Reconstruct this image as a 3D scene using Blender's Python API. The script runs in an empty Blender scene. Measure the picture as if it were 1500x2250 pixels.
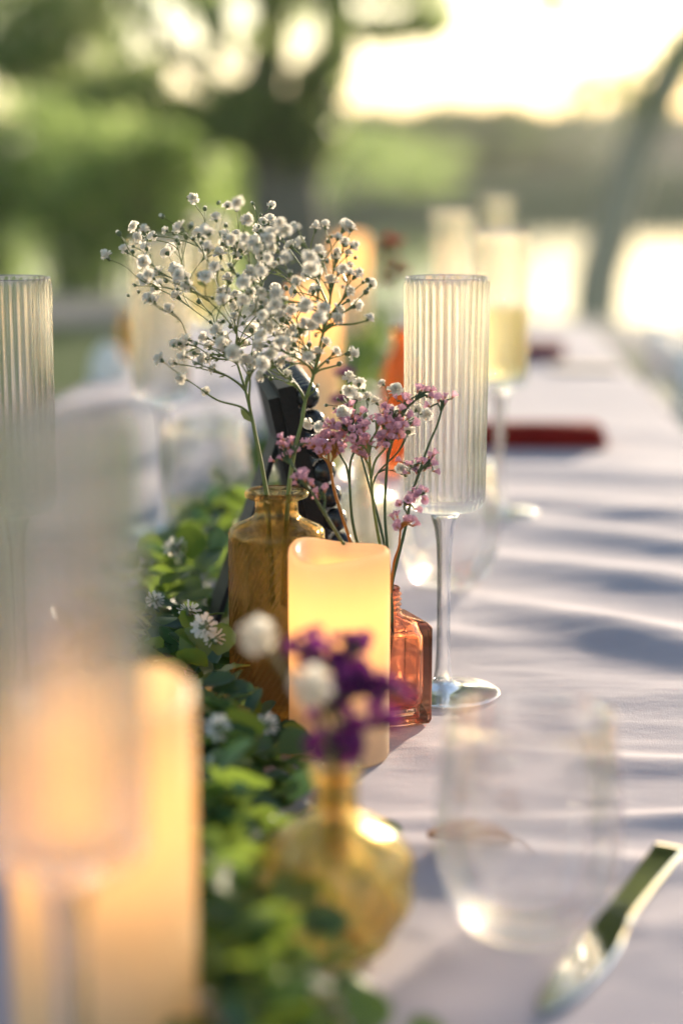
import bpy, math, random
from mathutils import Vector, Matrix, noise

R = math.radians
sc = bpy.context.scene
COL = sc.collection

# ------------------------------------------------------------------ camera
F_PX = 4100.0                       # focal length in pixels of the 1500x2250 photograph
PITCH = math.atan(795 / F_PX)
YAW = R(2.66)
CAM = Vector((0.0, 0.0, 1.08))
TOP = 0.75                          # table top height

cam_d = bpy.data.cameras.new('camera')
cam = bpy.data.objects.new('camera', cam_d)
COL.objects.link(cam)
cam.location = CAM
cam.rotation_euler = (math.pi / 2 - PITCH, 0, YAW)
cam_d.sensor_fit = 'VERTICAL'
cam_d.sensor_height = 36.0
cam_d.sensor_width = 24.0
cam_d.lens = F_PX / 2250 * 36.0
cam_d.clip_start = 0.02
cam_d.clip_end = 6000
cam_d.dof.use_dof = True
cam_d.dof.focus_distance = 1.085
cam_d.dof.aperture_fstop = 2.8
cam_d.dof.aperture_blades = 0
sc.camera = cam

# ------------------------------------------------------------------ light
SUN_EL = R(11.0)
SUN_AZ = R(23.0)                    # to the right of +Y
w = bpy.data.worlds.new('World')
sc.world = w
w.use_nodes = True
nt = w.node_tree
sky = nt.nodes.new('ShaderNodeTexSky')
sky.sky_type = 'NISHITA'
sky.sun_disc = False
sky.sun_elevation = SUN_EL
sky.sun_rotation = SUN_AZ
sky.air_density = 1.0
sky.dust_density = 0.6
sky.ozone_density = 1.0
bg = nt.nodes['Background']
bg.inputs[1].default_value = 0.11
nt.links.new(sky.outputs[0], bg.inputs[0])

sun_d = bpy.data.lights.new('sun', 'SUN')
sun_d.energy = 4.0
sun_d.angle = R(2.2)
sun_d.color = (1.0, 0.83, 0.64)
sun = bpy.data.objects.new('sun', sun_d)
COL.objects.link(sun)
to_sun = Vector((math.sin(SUN_AZ) * math.cos(SUN_EL), math.cos(SUN_AZ) * math.cos(SUN_EL), math.sin(SUN_EL)))
sun.rotation_euler = to_sun.to_track_quat('Z', 'Y').to_euler()
sun.location = (3, 4, 6)

sc.view_settings.view_transform = 'Standard'
sc.view_settings.look = 'None'
sc.view_settings.gamma = 1.0
sc.view_settings.use_curve_mapping = False
sc.view_settings.exposure = 1.6

sc.render.engine = 'CYCLES'
cy = sc.cycles
cy.use_denoising = True
cy.max_bounces = 20
cy.transmission_bounces = 18
cy.transparent_max_bounces = 24
cy.glossy_bounces = 6
cy.diffuse_bounces = 4
cy.caustics_refractive = True
cy.caustics_reflective = False
cy.blur_glossy = 0.6
cy.sample_clamp_indirect = 20.0

# ------------------------------------------------------------------ helpers
def ray(px, py):
    x = (px - 750) / F_PX
    u = (1125 - py) / F_PX
    fy = math.cos(PITCH) + u * math.sin(PITCH)
    z = -math.sin(PITCH) + u * math.cos(PITCH)
    c, s = math.cos(YAW), math.sin(YAW)
    return Vector((x * c - fy * s, x * s + fy * c, z)), fy

def at(px, py, Z):
    """world point seen at a photo pixel, Z metres ahead of the camera"""
    d, fy = ray(px, py)
    return CAM + d * (Z / fy)

def hsh(*a):
    return random.Random(repr(a)).random()

class MB:
    """collects geometry for one mesh object"""
    def __init__(s):
        s.v = []; s.f = []; s.m = []
    def add(s, vs, fs, mi=0):
        o = len(s.v)
        s.v += [tuple(p) for p in vs]
        s.f += [tuple(o + i for i in f) for f in fs]
        s.m += [mi] * len(fs)
    def box(s, a, b, mi=0):
        (x0, y0, z0), (x1, y1, z1) = a, b
        s.add([(x0,y0,z0),(x1,y0,z0),(x1,y1,z0),(x0,y1,z0),(x0,y0,z1),(x1,y0,z1),(x1,y1,z1),(x0,y1,z1)],
              [(3,2,1,0),(4,5,6,7),(0,1,5,4),(1,2,6,5),(2,3,7,6),(3,0,4,7)], mi)
    def tube(s, pts, r0, r1=None, n=6, mi=0, sub=0, cap=True):
        pts = [Vector(p) for p in pts]
        if sub: pts = smooth(pts, sub)
        r1 = r0 if r1 is None else r1
        up = Vector((0.13, 0.27, 1)).normalized()
        rings = []; k = len(pts)
        for i, p in enumerate(pts):
            t = (pts[min(i + 1, k - 1)] - pts[max(i - 1, 0)])
            if t.length < 1e-9: t = Vector((0, 0, 1))
            t.normalize()
            a = t.cross(up)
            if a.length < 1e-3: a = t.cross(Vector((1, 0, 0)))
            a.normalize(); b = t.cross(a)
            r = r0 + (r1 - r0) * i / max(1, k - 1) if not isinstance(r0, (list, tuple)) else r0[min(i, len(r0) - 1)]
            rings.append([p + (a * math.cos(2 * math.pi * j / n) + b * math.sin(2 * math.pi * j / n)) * r for j in range(n)])
        vs = [q for rg in rings for q in rg]
        fs = []
        for i in range(k - 1):
            for j in range(n):
                j2 = (j + 1) % n
                fs.append((i * n + j, i * n + j2, (i + 1) * n + j2, (i + 1) * n + j))
        if cap:
            fs.append(tuple(range(n - 1, -1, -1))); fs.append(tuple((k - 1) * n + j for j in range(n)))
        s.add(vs, fs, mi)
    def lathe(s, prof, n=48, fn=None, mi=0, closed=False, c=(0, 0, 0)):
        """prof: list of (r, z); r==0 makes a pole. fn(i, ang, r, z)->(r, z, dang)"""
        vs = []; idx = []
        for i, (r, z) in enumerate(prof):
            if r <= 1e-7:
                idx.append([len(vs)] * n); vs.append((c[0], c[1], c[2] + z))
            else:
                row = []
                for j in range(n):
                    a = 2 * math.pi * j / n
                    rr, zz, da = (r, z, 0) if fn is None else fn(i, a, r, z)
                    row.append(len(vs))
                    vs.append((c[0] + rr * math.cos(a + da), c[1] + rr * math.sin(a + da), c[2] + zz))
                idx.append(row)
        fs = []
        m = len(prof)
        for i in range(m if closed else m - 1):
            A, B = idx[i], idx[(i + 1) % m]
            for j in range(n):
                k = (j + 1) % n
                q = [A[j], A[k], B[k], B[j]]
                u = []
                for t in q:
                    if t not in u: u.append(t)
                if len(u) > 2: fs.append(tuple(u))
        s.add(vs, fs, mi)
    def mesh(s, name, mats, smoothed=True):
        me = bpy.data.meshes.new(name)
        me.from_pydata(s.v, [], s.f)
        for m in (mats if isinstance(mats, (list, tuple)) else [mats]): me.materials.append(m)
        if any(s.m): me.polygons.foreach_set('material_index', s.m)
        if smoothed: me.polygons.foreach_set('use_smooth', [True] * len(me.polygons))
        me.update()
        return me
    def build(s, name, mats, parent=None, loc=None, smoothed=True):
        return link(name, s.mesh(name, mats, smoothed), parent, loc)

def link(name, me, parent=None, loc=None, rot=None, scale=None):
    o = bpy.data.objects.new(name, me)
    COL.objects.link(o)
    if parent is not None: o.parent = parent
    if loc is not None: o.location = loc
    if rot is not None: o.rotation_euler = rot
    if scale is not None: o.scale = (scale,) * 3 if isinstance(scale, (int, float)) else scale
    return o

def tag(o, label=None, cat=None, group=None, kind=None):
    if label: o['label'] = label
    if cat: o['category'] = cat
    if group: o['group'] = group
    if kind: o['kind'] = kind
    return o

def thing(name, loc, label, cat, group=None, rz=0.0):
    o = bpy.data.objects.new(name, None)
    o.empty_display_size = 0.02
    COL.objects.link(o)
    o.location = loc; o.rotation_euler = (0, 0, rz)
    return tag(o, label, cat, group)

def copy_tree(o, parent=None):
    c = o.copy(); COL.objects.link(c); c.parent = parent
    for ch in list(o.children): copy_tree(ch, c)
    return c

def smooth(pts, sub):
    out = []; n = len(pts)
    for i in range(n - 1):
        p0 = pts[max(0, i - 1)]; p1 = pts[i]; p2 = pts[i + 1]; p3 = pts[min(n - 1, i + 2)]
        for k in range(sub):
            t = k / sub
            out.append(0.5 * ((2 * p1) + (p2 - p0) * t + (2 * p0 - 5 * p1 + 4 * p2 - p3) * t * t + (3 * p1 - p0 - 3 * p2 + p3) * t ** 3))
    out.append(pts[-1])
    return out

# ------------------------------------------------------------------ materials
def mat(name):
    m = bpy.data.materials.new(name); m.use_nodes = True
    t = m.node_tree
    for n in list(t.nodes): t.nodes.remove(n)
    out = t.nodes.new('ShaderNodeOutputMaterial')
    return m, t, out

def N(t, kind, **kw):
    n = t.nodes.new(kind)
    for k, v in kw.items():
        if k in n.inputs: n.inputs[k].default_value = v
        else: setattr(n, k, v)
    return n

def ramp(t, fac, stops):
    r = t.nodes.new('ShaderNodeValToRGB')
    e = r.color_ramp.elements
    while len(e) < len(stops): e.new(0.5)
    for q, (p, c) in zip(e, stops):
        q.position = p; q.color = (*c, 1)
    t.links.new(fac, r.inputs[0])
    return r.outputs[0]

def noise_col(t, scale, stops, detail=4, coord='Object'):
    tc = N(t, 'ShaderNodeTexCoord')
    nz = N(t, 'ShaderNodeTexNoise'); nz.inputs['Scale'].default_value = scale; nz.inputs['Detail'].default_value = detail
    t.links.new(tc.outputs[coord], nz.inputs['Vector'])
    return ramp(t, nz.outputs['Fac'], stops), nz.outputs['Fac']

def principled(name, stops, scale=20, rough=0.6, metal=0.0, bump=0.0, spec=0.5, detail=4, bscale=None):
    m, t, out = mat(name)
    b = N(t, 'ShaderNodeBsdfPrincipled'); b.inputs['Roughness'].default_value = rough
    b.inputs['Metallic'].default_value = metal; b.inputs['Specular IOR Level'].default_value = spec
    c, f = noise_col(t, scale, stops, detail)
    t.links.new(c, b.inputs['Base Color'])
    if bump:
        if bscale:
            _, f = noise_col(t, bscale, [(0, (0, 0, 0)), (1, (1, 1, 1))], 6)
        bp = N(t, 'ShaderNodeBump'); bp.inputs['Strength'].default_value = 1.0; bp.inputs['Distance'].default_value = bump
        t.links.new(f, bp.inputs['Height']); t.links.new(bp.outputs[0], b.inputs['Normal'])
    t.links.new(b.outputs[0], out.inputs[0])
    return m

def leafy(name, a, b, trans, scale=30, rough=0.45, tw=0.45, rnd=0.25):
    """two sided leaf: diffuse + gloss + light shining through"""
    m, t, out = mat(name)
    p = N(t, 'ShaderNodeBsdfPrincipled'); p.inputs['Roughness'].default_value = rough
    p.inputs['Specular IOR Level'].default_value = 0.4
    c, _ = noise_col(t, scale, [(0.3, a), (0.7, b)], 3)
    oi = N(t, 'ShaderNodeObjectInfo')
    hs = N(t, 'ShaderNodeHueSaturation')
    mr = N(t, 'ShaderNodeMapRange'); mr.inputs['To Min'].default_value = 1 - rnd; mr.inputs['To Max'].default_value = 1 + rnd
    t.links.new(oi.outputs['Random'], mr.inputs['Value']); t.links.new(mr.outputs[0], hs.inputs['Value'])
    t.links.new(c, hs.inputs['Color'])
    t.links.new(hs.outputs[0], p.inputs['Base Color'])
    tr = N(t, 'ShaderNodeBsdfTranslucent')
    mx = N(t, 'ShaderNodeMix', data_type='RGBA', blend_type='MULTIPLY'); mx.inputs[0].default_value = 0.0
    tr.inputs['Color'].default_value = (*trans, 1)
    s = N(t, 'ShaderNodeMixShader'); s.inputs[0].default_value = tw
    t.links.new(p.outputs[0], s.inputs[1]); t.links.new(tr.outputs[0], s.inputs[2])
    t.links.new(s.outputs[0], out.inputs[0])
    return m

def glass(name, col, rough=0.0, ior=1.48, clear=0.0, clear_col=None, bump=None):
    """refracting glass; 'clear' is the share of light that passes without being bent (thin walls)"""
    m, t, out = mat(name)
    g = N(t, 'ShaderNodeBsdfGlass'); g.inputs['Color'].default_value = (*col, 1)
    g.inputs['Roughness'].default_value = rough; g.inputs['IOR'].default_value = ior
    if bump:
        tc = N(t, 'ShaderNodeTexCoord'); nz = N(t, 'ShaderNodeTexNoise')
        nz.inputs['Scale'].default_value = bump[0]; t.links.new(tc.outputs['Object'], nz.inputs['Vector'])
        bp = N(t, 'ShaderNodeBump'); bp.inputs['Distance'].default_value = bump[1]
        t.links.new(nz.outputs['Fac'], bp.inputs['Height']); t.links.new(bp.outputs[0], g.inputs['Normal'])
    if clear:
        tr = N(t, 'ShaderNodeBsdfTransparent'); tr.inputs['Color'].default_value = (*(clear_col or col), 1)
        s = N(t, 'ShaderNodeMixShader'); s.inputs[0].default_value = clear
        t.links.new(g.outputs[0], s.inputs[1]); t.links.new(tr.outputs[0], s.inputs[2])
        t.links.new(s.outputs[0], out.inputs[0])
    else:
        t.links.new(g.outputs[0], out.inputs[0])
    return m

M = {}
# cloth: pale lilac-white linen with a fine weave and small creases
def cloth_mat():
    m, t, out = mat('lilac_linen')
    b = N(t, 'ShaderNodeBsdfPrincipled'); b.inputs['Roughness'].default_value = 0.85
    b.inputs['Specular IOR Level'].default_value = 0.25
    b.inputs['Sheen Weight'].default_value = 0.15
    c, _ = noise_col(t, 6, [(0.3, (0.355, 0.305, 0.33)), (0.7, (0.405, 0.35, 0.368))], 3)
    t.links.new(c, b.inputs['Base Color'])
    tc = N(t, 'ShaderNodeTexCoord')
    mp = N(t, 'ShaderNodeMapping'); mp.inputs['Scale'].default_value = (20, 42, 30)
    mp.inputs['Rotation'].default_value = (0, 0, 0.12)
    t.links.new(tc.outputs['Object'], mp.inputs['Vector'])
    n1 = N(t, 'ShaderNodeTexNoise'); n1.inputs['Scale'].default_value = 1.0; n1.inputs['Detail'].default_value = 5
    t.links.new(mp.outputs[0], n1.inputs['Vector'])
    n2 = N(t, 'ShaderNodeTexNoise'); n2.inputs['Scale'].default_value = 900; n2.inputs['Detail'].default_value = 2
    t.links.new(tc.outputs['Object'], n2.inputs['Vector'])
    b1 = N(t, 'ShaderNodeBump'); b1.inputs['Distance'].default_value = 0.0011
    b2 = N(t, 'ShaderNodeBump'); b2.inputs['Distance'].default_value = 0.00025
    t.links.new(n1.outputs['Fac'], b1.inputs['Height']); t.links.new(n2.outputs['Fac'], b2.inputs['Height'])
    t.links.new(b1.outputs[0], b2.inputs['Normal']); t.links.new(b2.outputs[0], b.inputs['Normal'])
    t.links.new(b.outputs[0], out.inputs[0])
    return m
M['cloth'] = cloth_mat()
M['lawn'] = principled('lawn_grass', [(0.3, (0.05, 0.085, 0.02)), (0.55, (0.075, 0.12, 0.03)), (0.8, (0.10, 0.12, 0.045))], 3.0, 0.9, bump=0.03, detail=8, spec=0.1)
M['path'] = principled('path_asphalt', [(0.3, (0.10, 0.105, 0.115)), (0.7, (0.15, 0.155, 0.165))], 12, 0.75, bump=0.004, detail=8)
M['farbank'] = principled('far_bank', [(0.3, (0.075, 0.095, 0.05)), (0.7, (0.11, 0.125, 0.075))], 0.12, 0.95, detail=8, spec=0.0)
M['bark'] = principled('bark', [(0.3, (0.11, 0.10, 0.08)), (0.7, (0.21, 0.185, 0.15))], 9, 0.9, bump=0.02, detail=8)
M['bark_grey'] = principled('grey_bark', [(0.3, (0.33, 0.28, 0.21)), (0.7, (0.46, 0.40, 0.31))], 9, 0.9, bump=0.02, detail=8)
M['leaf_tree'] = leafy('tree_leaf', (0.065, 0.105, 0.035), (0.10, 0.145, 0.05), (0.42, 0.52, 0.20), 1.2, 0.5, 0.58, 0.1)
M['leaf_bush'] = leafy('bush_leaf', (0.08, 0.13, 0.04), (0.11, 0.17, 0.05), (0.46, 0.60, 0.20), 1.0, 0.4, 0.65, 0.1)
M['leaf_far'] = leafy('far_tree_leaf', (0.055, 0.085, 0.03), (0.085, 0.12, 0.045), (0.19, 0.25, 0.08), 0.2, 0.6, 0.4, 0.2)
M['water'] = None
def water_mat():
    m, t, out = mat('lake_water')
    b = N(t, 'ShaderNodeBsdfPrincipled'); b.inputs['Base Color'].default_value = (0.02, 0.035, 0.03, 1)
    b.inputs['Roughness'].default_value = 0.05; b.inputs['IOR'].default_value = 1.33
    tc = N(t, 'ShaderNodeTexCoord'); nz = N(t, 'ShaderNodeTexNoise')
    nz.inputs['Scale'].default_value = 1.6; nz.inputs['Detail'].default_value = 4
    mp = N(t, 'ShaderNodeMapping'); mp.inputs['Scale'].default_value = (0.6, 1.6, 1)
    t.links.new(tc.outputs['Object'], mp.inputs['Vector']); t.links.new(mp.outputs[0], nz.inputs['Vector'])
    bp = N(t, 'ShaderNodeBump'); bp.inputs['Distance'].default_value = 0.012
    t.links.new(nz.outputs['Fac'], bp.inputs['Height']); t.links.new(bp.outputs[0], b.inputs['Normal'])
    t.links.new(b.outputs[0], out.inputs[0])
    return m
M['water'] = water_mat()

M['clear'] = glass('clear_glass', (0.985, 0.985, 0.985), ior=1.46, clear=0.55)
M['solid'] = glass('solid_clear_glass', (0.985, 0.985, 0.985), ior=1.48, clear=0.30)
M['thin'] = glass('thin_tumbler_glass', (0.99, 0.99, 0.99), ior=1.45, clear=0.66)
M['amber'] = glass('amber_glass', (0.90, 0.81, 0.62), ior=1.48, clear=0.5, clear_col=(0.86, 0.72, 0.47))
M['coral'] = glass('coral_glass', (0.97, 0.72, 0.60), ior=1.5, clear=0.12, clear_col=(0.95, 0.62, 0.48))
M['gold'] = glass('gold_glass', (0.985, 0.90, 0.67), ior=1.5, clear=0.3)
M['orange'] = glass('orange_glass', (0.97, 0.64, 0.42), ior=1.48, clear=0.3)
M['pale'] = glass('pale_yellow_glass', (0.985, 0.975, 0.90), ior=1.45, clear=0.6)
M['wine'] = glass('pale_wine', (0.985, 0.955, 0.78), ior=1.33, clear=0.4)
M['green_stem'] = leafy('flower_stem', (0.12, 0.17, 0.045), (0.21, 0.23, 0.075), (0.30, 0.35, 0.09), 60, 0.5, 0.2, 0.1)
M['dark_stem'] = leafy('statice_stem', (0.05, 0.09, 0.035), (0.10, 0.13, 0.05), (0.12, 0.18, 0.05), 60, 0.5, 0.2, 0.1)
M['orange_stem'] = leafy('dyed_orange_stem', (0.35, 0.13, 0.015), (0.42, 0.18, 0.03), (0.5, 0.2, 0.03), 60, 0.5, 0.25, 0.1)
M['white_petal'] = leafy('white_petal', (0.76, 0.73, 0.67), (0.86, 0.83, 0.77), (0.88, 0.82, 0.70), 400, 0.7, 0.52, 0.06)
M['calyx'] = leafy('flower_calyx', (0.10, 0.14, 0.06), (0.20, 0.23, 0.12), (0.2, 0.24, 0.1), 400, 0.6, 0.3, 0.1)
M['pink_petal'] = leafy('pink_petal', (0.60, 0.32, 0.42), (0.72, 0.45, 0.53), (0.74, 0.40, 0.46), 500, 0.7, 0.45, 0.12)
M['rust_petal'] = leafy('rusty_petal_base', (0.50, 0.20, 0.10), (0.62, 0.30, 0.20), (0.6, 0.25, 0.12), 500, 0.7, 0.4, 0.12)
M['purple_petal'] = leafy('purple_petal', (0.14, 0.018, 0.13), (0.22, 0.035, 0.20), (0.26, 0.04, 0.22), 300, 0.7, 0.4, 0.12)
M['garland_leaf'] = leafy('garland_leaf', (0.042, 0.112, 0.024), (0.09, 0.17, 0.032), (0.28, 0.40, 0.055), 80, 0.38, 0.36, 0.45)
M['garland_dark'] = leafy('garland_dark_leaf', (0.025, 0.075, 0.035), (0.045, 0.11, 0.045), (0.12, 0.24, 0.07), 80, 0.35, 0.25, 0.4)
M['vine'] = leafy('garland_vine', (0.09, 0.15, 0.03), (0.15, 0.21, 0.05), (0.2, 0.28, 0.06), 60, 0.5, 0.2, 0.1)
M['black'] = principled('black_lacquer', [(0.3, (0.010, 0.010, 0.011)), (0.7, (0.018, 0.018, 0.019))], 60, 0.22, bump=0.0002, bscale=300)
M['black_wood'] = principled('black_painted_wood', [(0.3, (0.008, 0.008, 0.009)), (0.7, (0.016, 0.015, 0.015))], 60, 0.55, bump=0.0004, bscale=250, spec=0.2)
M['steel'] = principled('polished_steel', [(0.3, (0.60, 0.58, 0.55)), (0.7, (0.66, 0.64, 0.61))], 30, 0.06, metal=1.0, bump=0.00004, bscale=120)
M['red_cloth'] = principled('dark_red_cloth', [(0.3, (0.17, 0.010, 0.008)), (0.7, (0.24, 0.016, 0.012))], 40, 0.95, bump=0.0006, bscale=300, spec=0.08)
M['card'] = principled('cream_card', [(0.3, (0.70, 0.55, 0.40)), (0.7, (0.76, 0.62, 0.46))], 20, 0.8)
M['white_cloth'] = principled('white_cloth', [(0.3, (0.74, 0.68, 0.60)), (0.7, (0.82, 0.76, 0.68))], 20, 0.85, bump=0.001, bscale=90)
M['white_paint'] = principled('white_paint', [(0.3, (0.68, 0.66, 0.61)), (0.7, (0.78, 0.76, 0.71))], 8, 0.5)
M['dry_leaf'] = leafy('dry_leaf', (0.20, 0.07, 0.02), (0.32, 0.15, 0.04), (0.36, 0.16, 0.03), 60, 0.7, 0.35, 0.1)
M['table_wood'] = principled('table_wood', [(0.3, (0.25, 0.17, 0.10)), (0.7, (0.36, 0.26, 0.16))], 8, 0.6)
M['plastic_base'] = principled('cream_plastic', [(0.3, (0.80, 0.75, 0.66)), (0.7, (0.84, 0.79, 0.70))], 8, 0.5)
def wax_mat():
    m, t, out = mat('ivory_wax')
    p = N(t, 'ShaderNodeBsdfPrincipled'); p.inputs['Base Color'].default_value = (0.80, 0.70, 0.56, 1)
    p.inputs['Roughness'].default_value = 0.42
    c, _ = noise_col(t, 40, [(0.3, (0.80, 0.69, 0.53)), (0.7, (0.85, 0.75, 0.60))], 3)
    t.links.new(c, p.inputs['Base Color'])
    tr = N(t, 'ShaderNodeBsdfTranslucent'); tr.inputs['Color'].default_value = (0.95, 0.76, 0.48, 1)
    s = N(t, 'ShaderNodeMixShader'); s.inputs[0].default_value = 0.62
    t.links.new(p.outputs[0], s.inputs[1]); t.links.new(tr.outputs[0], s.inputs[2]); t.links.new(s.outputs[0], out.inputs[0])
    return m
M['wax'] = wax_mat()
def led_mat():
    m, t, out = mat('led_glow')
    e = N(t, 'ShaderNodeEmission'); e.inputs['Color'].default_value = (1.0, 0.55, 0.2, 1); e.inputs['Strength'].default_value = 4
    t.links.new(e.outputs[0], out.inputs[0])
    return m
M['led'] = led_mat()

# ================================================================== THE SETTING
WATER_Z = -0.9
def shore_s(x, y): return y + 0.52 * x
def ground_z(x, y):
    s = shore_s(x, y)
    if s < 13.0 or y < 0: return 0.0
    z = -1.7 * min(1, (s - 13.0) / 9.5)
    if y > 35:
        k = min(1, (y - 35) / 27); k = k * k * (3 - 2 * k)
        z = z * (1 - k) + (-0.02) * k
    if y > 150:
        k = min(1, (y - 150) / 420); k = k * k * (3 - 2 * k)
        z += k * (8.5 + 4 * noise.noise(Vector((x * 0.006, y * 0.003, 3))))
    return z
def make_ground():
    xs = [-700, -500, -300, -200, -140, -100, -80, -60, -45, -32] + [-24 + 1.2 * i for i in range(41)] + [32, 45, 60, 80, 100, 140, 200, 300, 500, 700]
    ys = [-200, -60, -30, -15, -5, 0, 3, 6, 8] + [9 + 0.5 * i for i in range(24)] + [21 + 2 * i for i in range(64)] + [160, 180, 200, 230, 260, 300, 340, 380, 430, 500, 600, 760, 900]
    v = [(x, y, ground_z(x, y)) for y in ys for x in xs]
    n = len(xs)
    f = [(j * n + i, j * n + i + 1, (j + 1) * n + i + 1, (j + 1) * n + i) for j in range(len(ys) - 1) for i in range(n - 1)]
    mb = MB(); mb.add(v, f)
    for k, (j, i) in enumerate([(j, i) for j in range(len(ys) - 1) for i in range(n - 1)]):
        mb.m[k] = 1 if ys[j] > 30 else 0
    o = mb.build('ground', [M['lawn'], M['farbank']])
    tag(o, kind='structure')
make_ground()
mb = MB()
mb.add([(-300, 10, WATER_Z), (300, 10, WATER_Z), (300, 70, WATER_Z), (-300, 70, WATER_Z)], [(0, 1, 2, 3)])
tag(mb.build('lake', M['water']), kind='structure')
# path along the shore
mb = MB(); pv = []; nseg = 60
for i in range(nseg + 1):
    x = -40 + 80 * i / nseg
    wob = 0.06 * math.sin(x * 0.7)
    for s in (10.45 + wob, 12.5 + wob): pv.append((x, s - 0.52 * x, 0.012))
mb.add(pv, [(2 * i, 2 * i + 2, 2 * i + 3, 2 * i + 1) for i in range(nseg)])
tag(mb.build('path', M['path']), kind='structure')

# ---- vegetation
def leaf_quads(mb, rnd, c, rad, n, size, mi=0):
    """n leaf-shaped faces spread through an ellipsoid"""
    for _ in range(n):
        while True:
            p = Vector((rnd.uniform(-1, 1), rnd.uniform(-1, 1), rnd.uniform(-1, 1)))
            if p.length <= 1: break
        q = Vector((c[0] + p.x * rad[0], c[1] + p.y * rad[1], c[2] + p.z * rad[2]))
        a = Vector((rnd.gauss(0, 1), rnd.gauss(0, 1), rnd.gauss(0, 1))).normalized()
        b = a.cross(Vector((rnd.gauss(0, 1), rnd.gauss(0, 1), rnd.gauss(0, 1)))).normalized()
        s = size * rnd.uniform(0.6, 1.3)
        mb.add([q - a * s, q - b * s * 0.45 + a * s * 0.1, q + a * s, q + b * s * 0.45 + a * s * 0.1], [(0, 1, 2, 3)], mi)

def shade_tree():
    rnd = random.Random(5)
    base = at(640, 640, 14.0); base.z = ground_z(base.x, base.y)
    t = thing('shade_tree', base, 'large dark forked tree whose leafy boughs hang over the upper left', 'tree')
    tr = MB()
    L = lambda px, py, Z=14.0: at(px, py, Z) - base
    tr.tube([Vector((0, 0, -0.2)), L(632, 560), L(628, 470), L(622, 400)], 0.34, 0.27, 14, sub=5)
    tr.tube([L(618, 430), L(590, 330), L(575, 230), L(592, 100), L(600, -40), L(590, -500), L(560, -900)], 0.20, 0.09, 12, sub=6)
    tr.tube([L(640, 430), L(690, 330), L(716, 230), L(728, 100), L(735, -30), L(800, -600), L(860, -900)], 0.15, 0.07, 12, sub=6)
    tr.tube([L(585, 300), L(540, 240), L(470, 190), L(330, 60), L(200, -120), L(60, -300)], 0.11, 0.03, 8, sub=6)
    tr.tube([L(595, 60), L(540, -20), L(430, 30), L(370, -60)], 0.05, 0.02, 6, sub=5)
    tr.tube([L(730, 60), L(800, 40), L(880, 45), L(960, 20)], 0.05, 0.015, 6, sub=5)
    tr.tube([L(430, 30), L(470, 90), L(520, 150)], 0.02, 0.01, 6, sub=4)
    tr.build('trunk', M['bark'], t)
    cr = MB()
    boughs = [(50, 20, 190, 110, 640), (20, 120, 140, 50, 200), (170, 60, 90, 90, 190), (240, 20, 70, 60, 100), (110, 165, 160, 35, 130), (380, 110, 150, 110, 75), (640, 90, 120, 90, 60),
              (470, 60, 22, 80, 60), (430, 0, 50, 30, 70), (600, 60, 26, 170, 260), (745, 70, 30, 130, 260), (850, 70, 80, 26, 130),
              (940, 45, 60, 40, 110), (640, 290, 120, 90, 900), (520, 270, 80, 60, 420), (700, 190, 60, 70, 300), (250, 200, 130, 40, 150),
              (400, 235, 100, 30, 130), (380, -30, 200, 30, 120), (640, -20, 120, 40, 160), (860, -30, 130, 30, 160), (560, 215, 60, 40, 180),
              (300, 140, 60, 30, 40), (1220, 0, 50, 20, 30)]
    for (x, y, rx, ry, n) in boughs:
        Z = 14.0 + rnd.uniform(-1.2, 1.2)
        c = L(x, y, Z); k = Z / F_PX
        leaf_quads(cr, rnd, c, (rx * k, 0.8, ry * k), n, 0.085)
    for i in range(170):       # the crown above the picture
        x = rnd.uniform(-5.5, 4.6); z = 3.5 + 6.5 * rnd.random() * math.sqrt(max(0.05, 1 - (x / 6.0) ** 2)); y = rnd.uniform(-3.5, 2.5)
        leaf_quads(cr, rnd, (x, y, z + 0.1 * abs(x)), (0.9, 0.9, 0.5), 240, 0.11)
    tag(cr.build('crown', M['leaf_tree'], t, smoothed=False), kind='stuff')
shade_tree()

def bush(px, Z, hpx, rx, seed, label, mt, n=2600):
    rnd = random.Random(seed)
    b = at(px, 640, Z); b.z = ground_z(b.x, b.y)
    top = at(px, hpx, Z).z - b.z
    t = thing('shore_bush', b, label, 'bush', 'bushes along the shore')
    st = MB()
    for i in range(5):
        a = rnd.uniform(0, 6.28); r = rnd.uniform(0.15, 0.5) * rx
        st.tube([(0.1 * math.cos(a), 0.1 * math.sin(a), -0.1), (r * 0.5 * math.cos(a), r * 0.5 * math.sin(a), top * 0.4), (r * math.cos(a), r * math.sin(a), top * 0.8)], 0.05, 0.012, 6, sub=3)
    st.build('stem', M['bark'], t)
    fo = MB()
    for i in range(22):
        a = rnd.uniform(0, 6.28); d = rx * math.sqrt(rnd.random()) * 0.8
        z = rnd.uniform(0.12, 0.9) * top
        leaf_quads(fo, rnd, (d * math.cos(a), d * math.sin(a) * 0.8, z), (0.34 * rx, 0.3 * rx, 0.2 * top), n // 22, 0.07)
    tag(fo.build('crown', mt, t, smoothed=False), kind='stuff')
bush(-40, 15.5, 215, 0.9, 1, 'leafy green bush at the far left edge by the shore', M['leaf_bush'])
bush(150, 17.0, 190, 1.0, 2, 'second green bush from the left along the shore', M['leaf_bush'])
bush(330, 16.0, 225, 0.95, 3, 'broad light green bush left of the large tree trunk', M['leaf_bush'])
bush(480, 18.5, 205, 0.9, 4, 'green bush just behind the left of the large tree trunk', M['leaf_bush'])
bush(240, 20.5, 165, 1.3, 5, 'taller green bush rising behind the row of shore bushes', M['leaf_bush'], 3200)
bush(790, 52.0, 285, 2.0, 7, 'green bush across the water right of the large tree trunk', M['leaf_bush'])
bush(905, 56.0, 320, 2.0, 8, 'low yellow-green bush across the water above the pink flowers', M['leaf_bush'])

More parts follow.
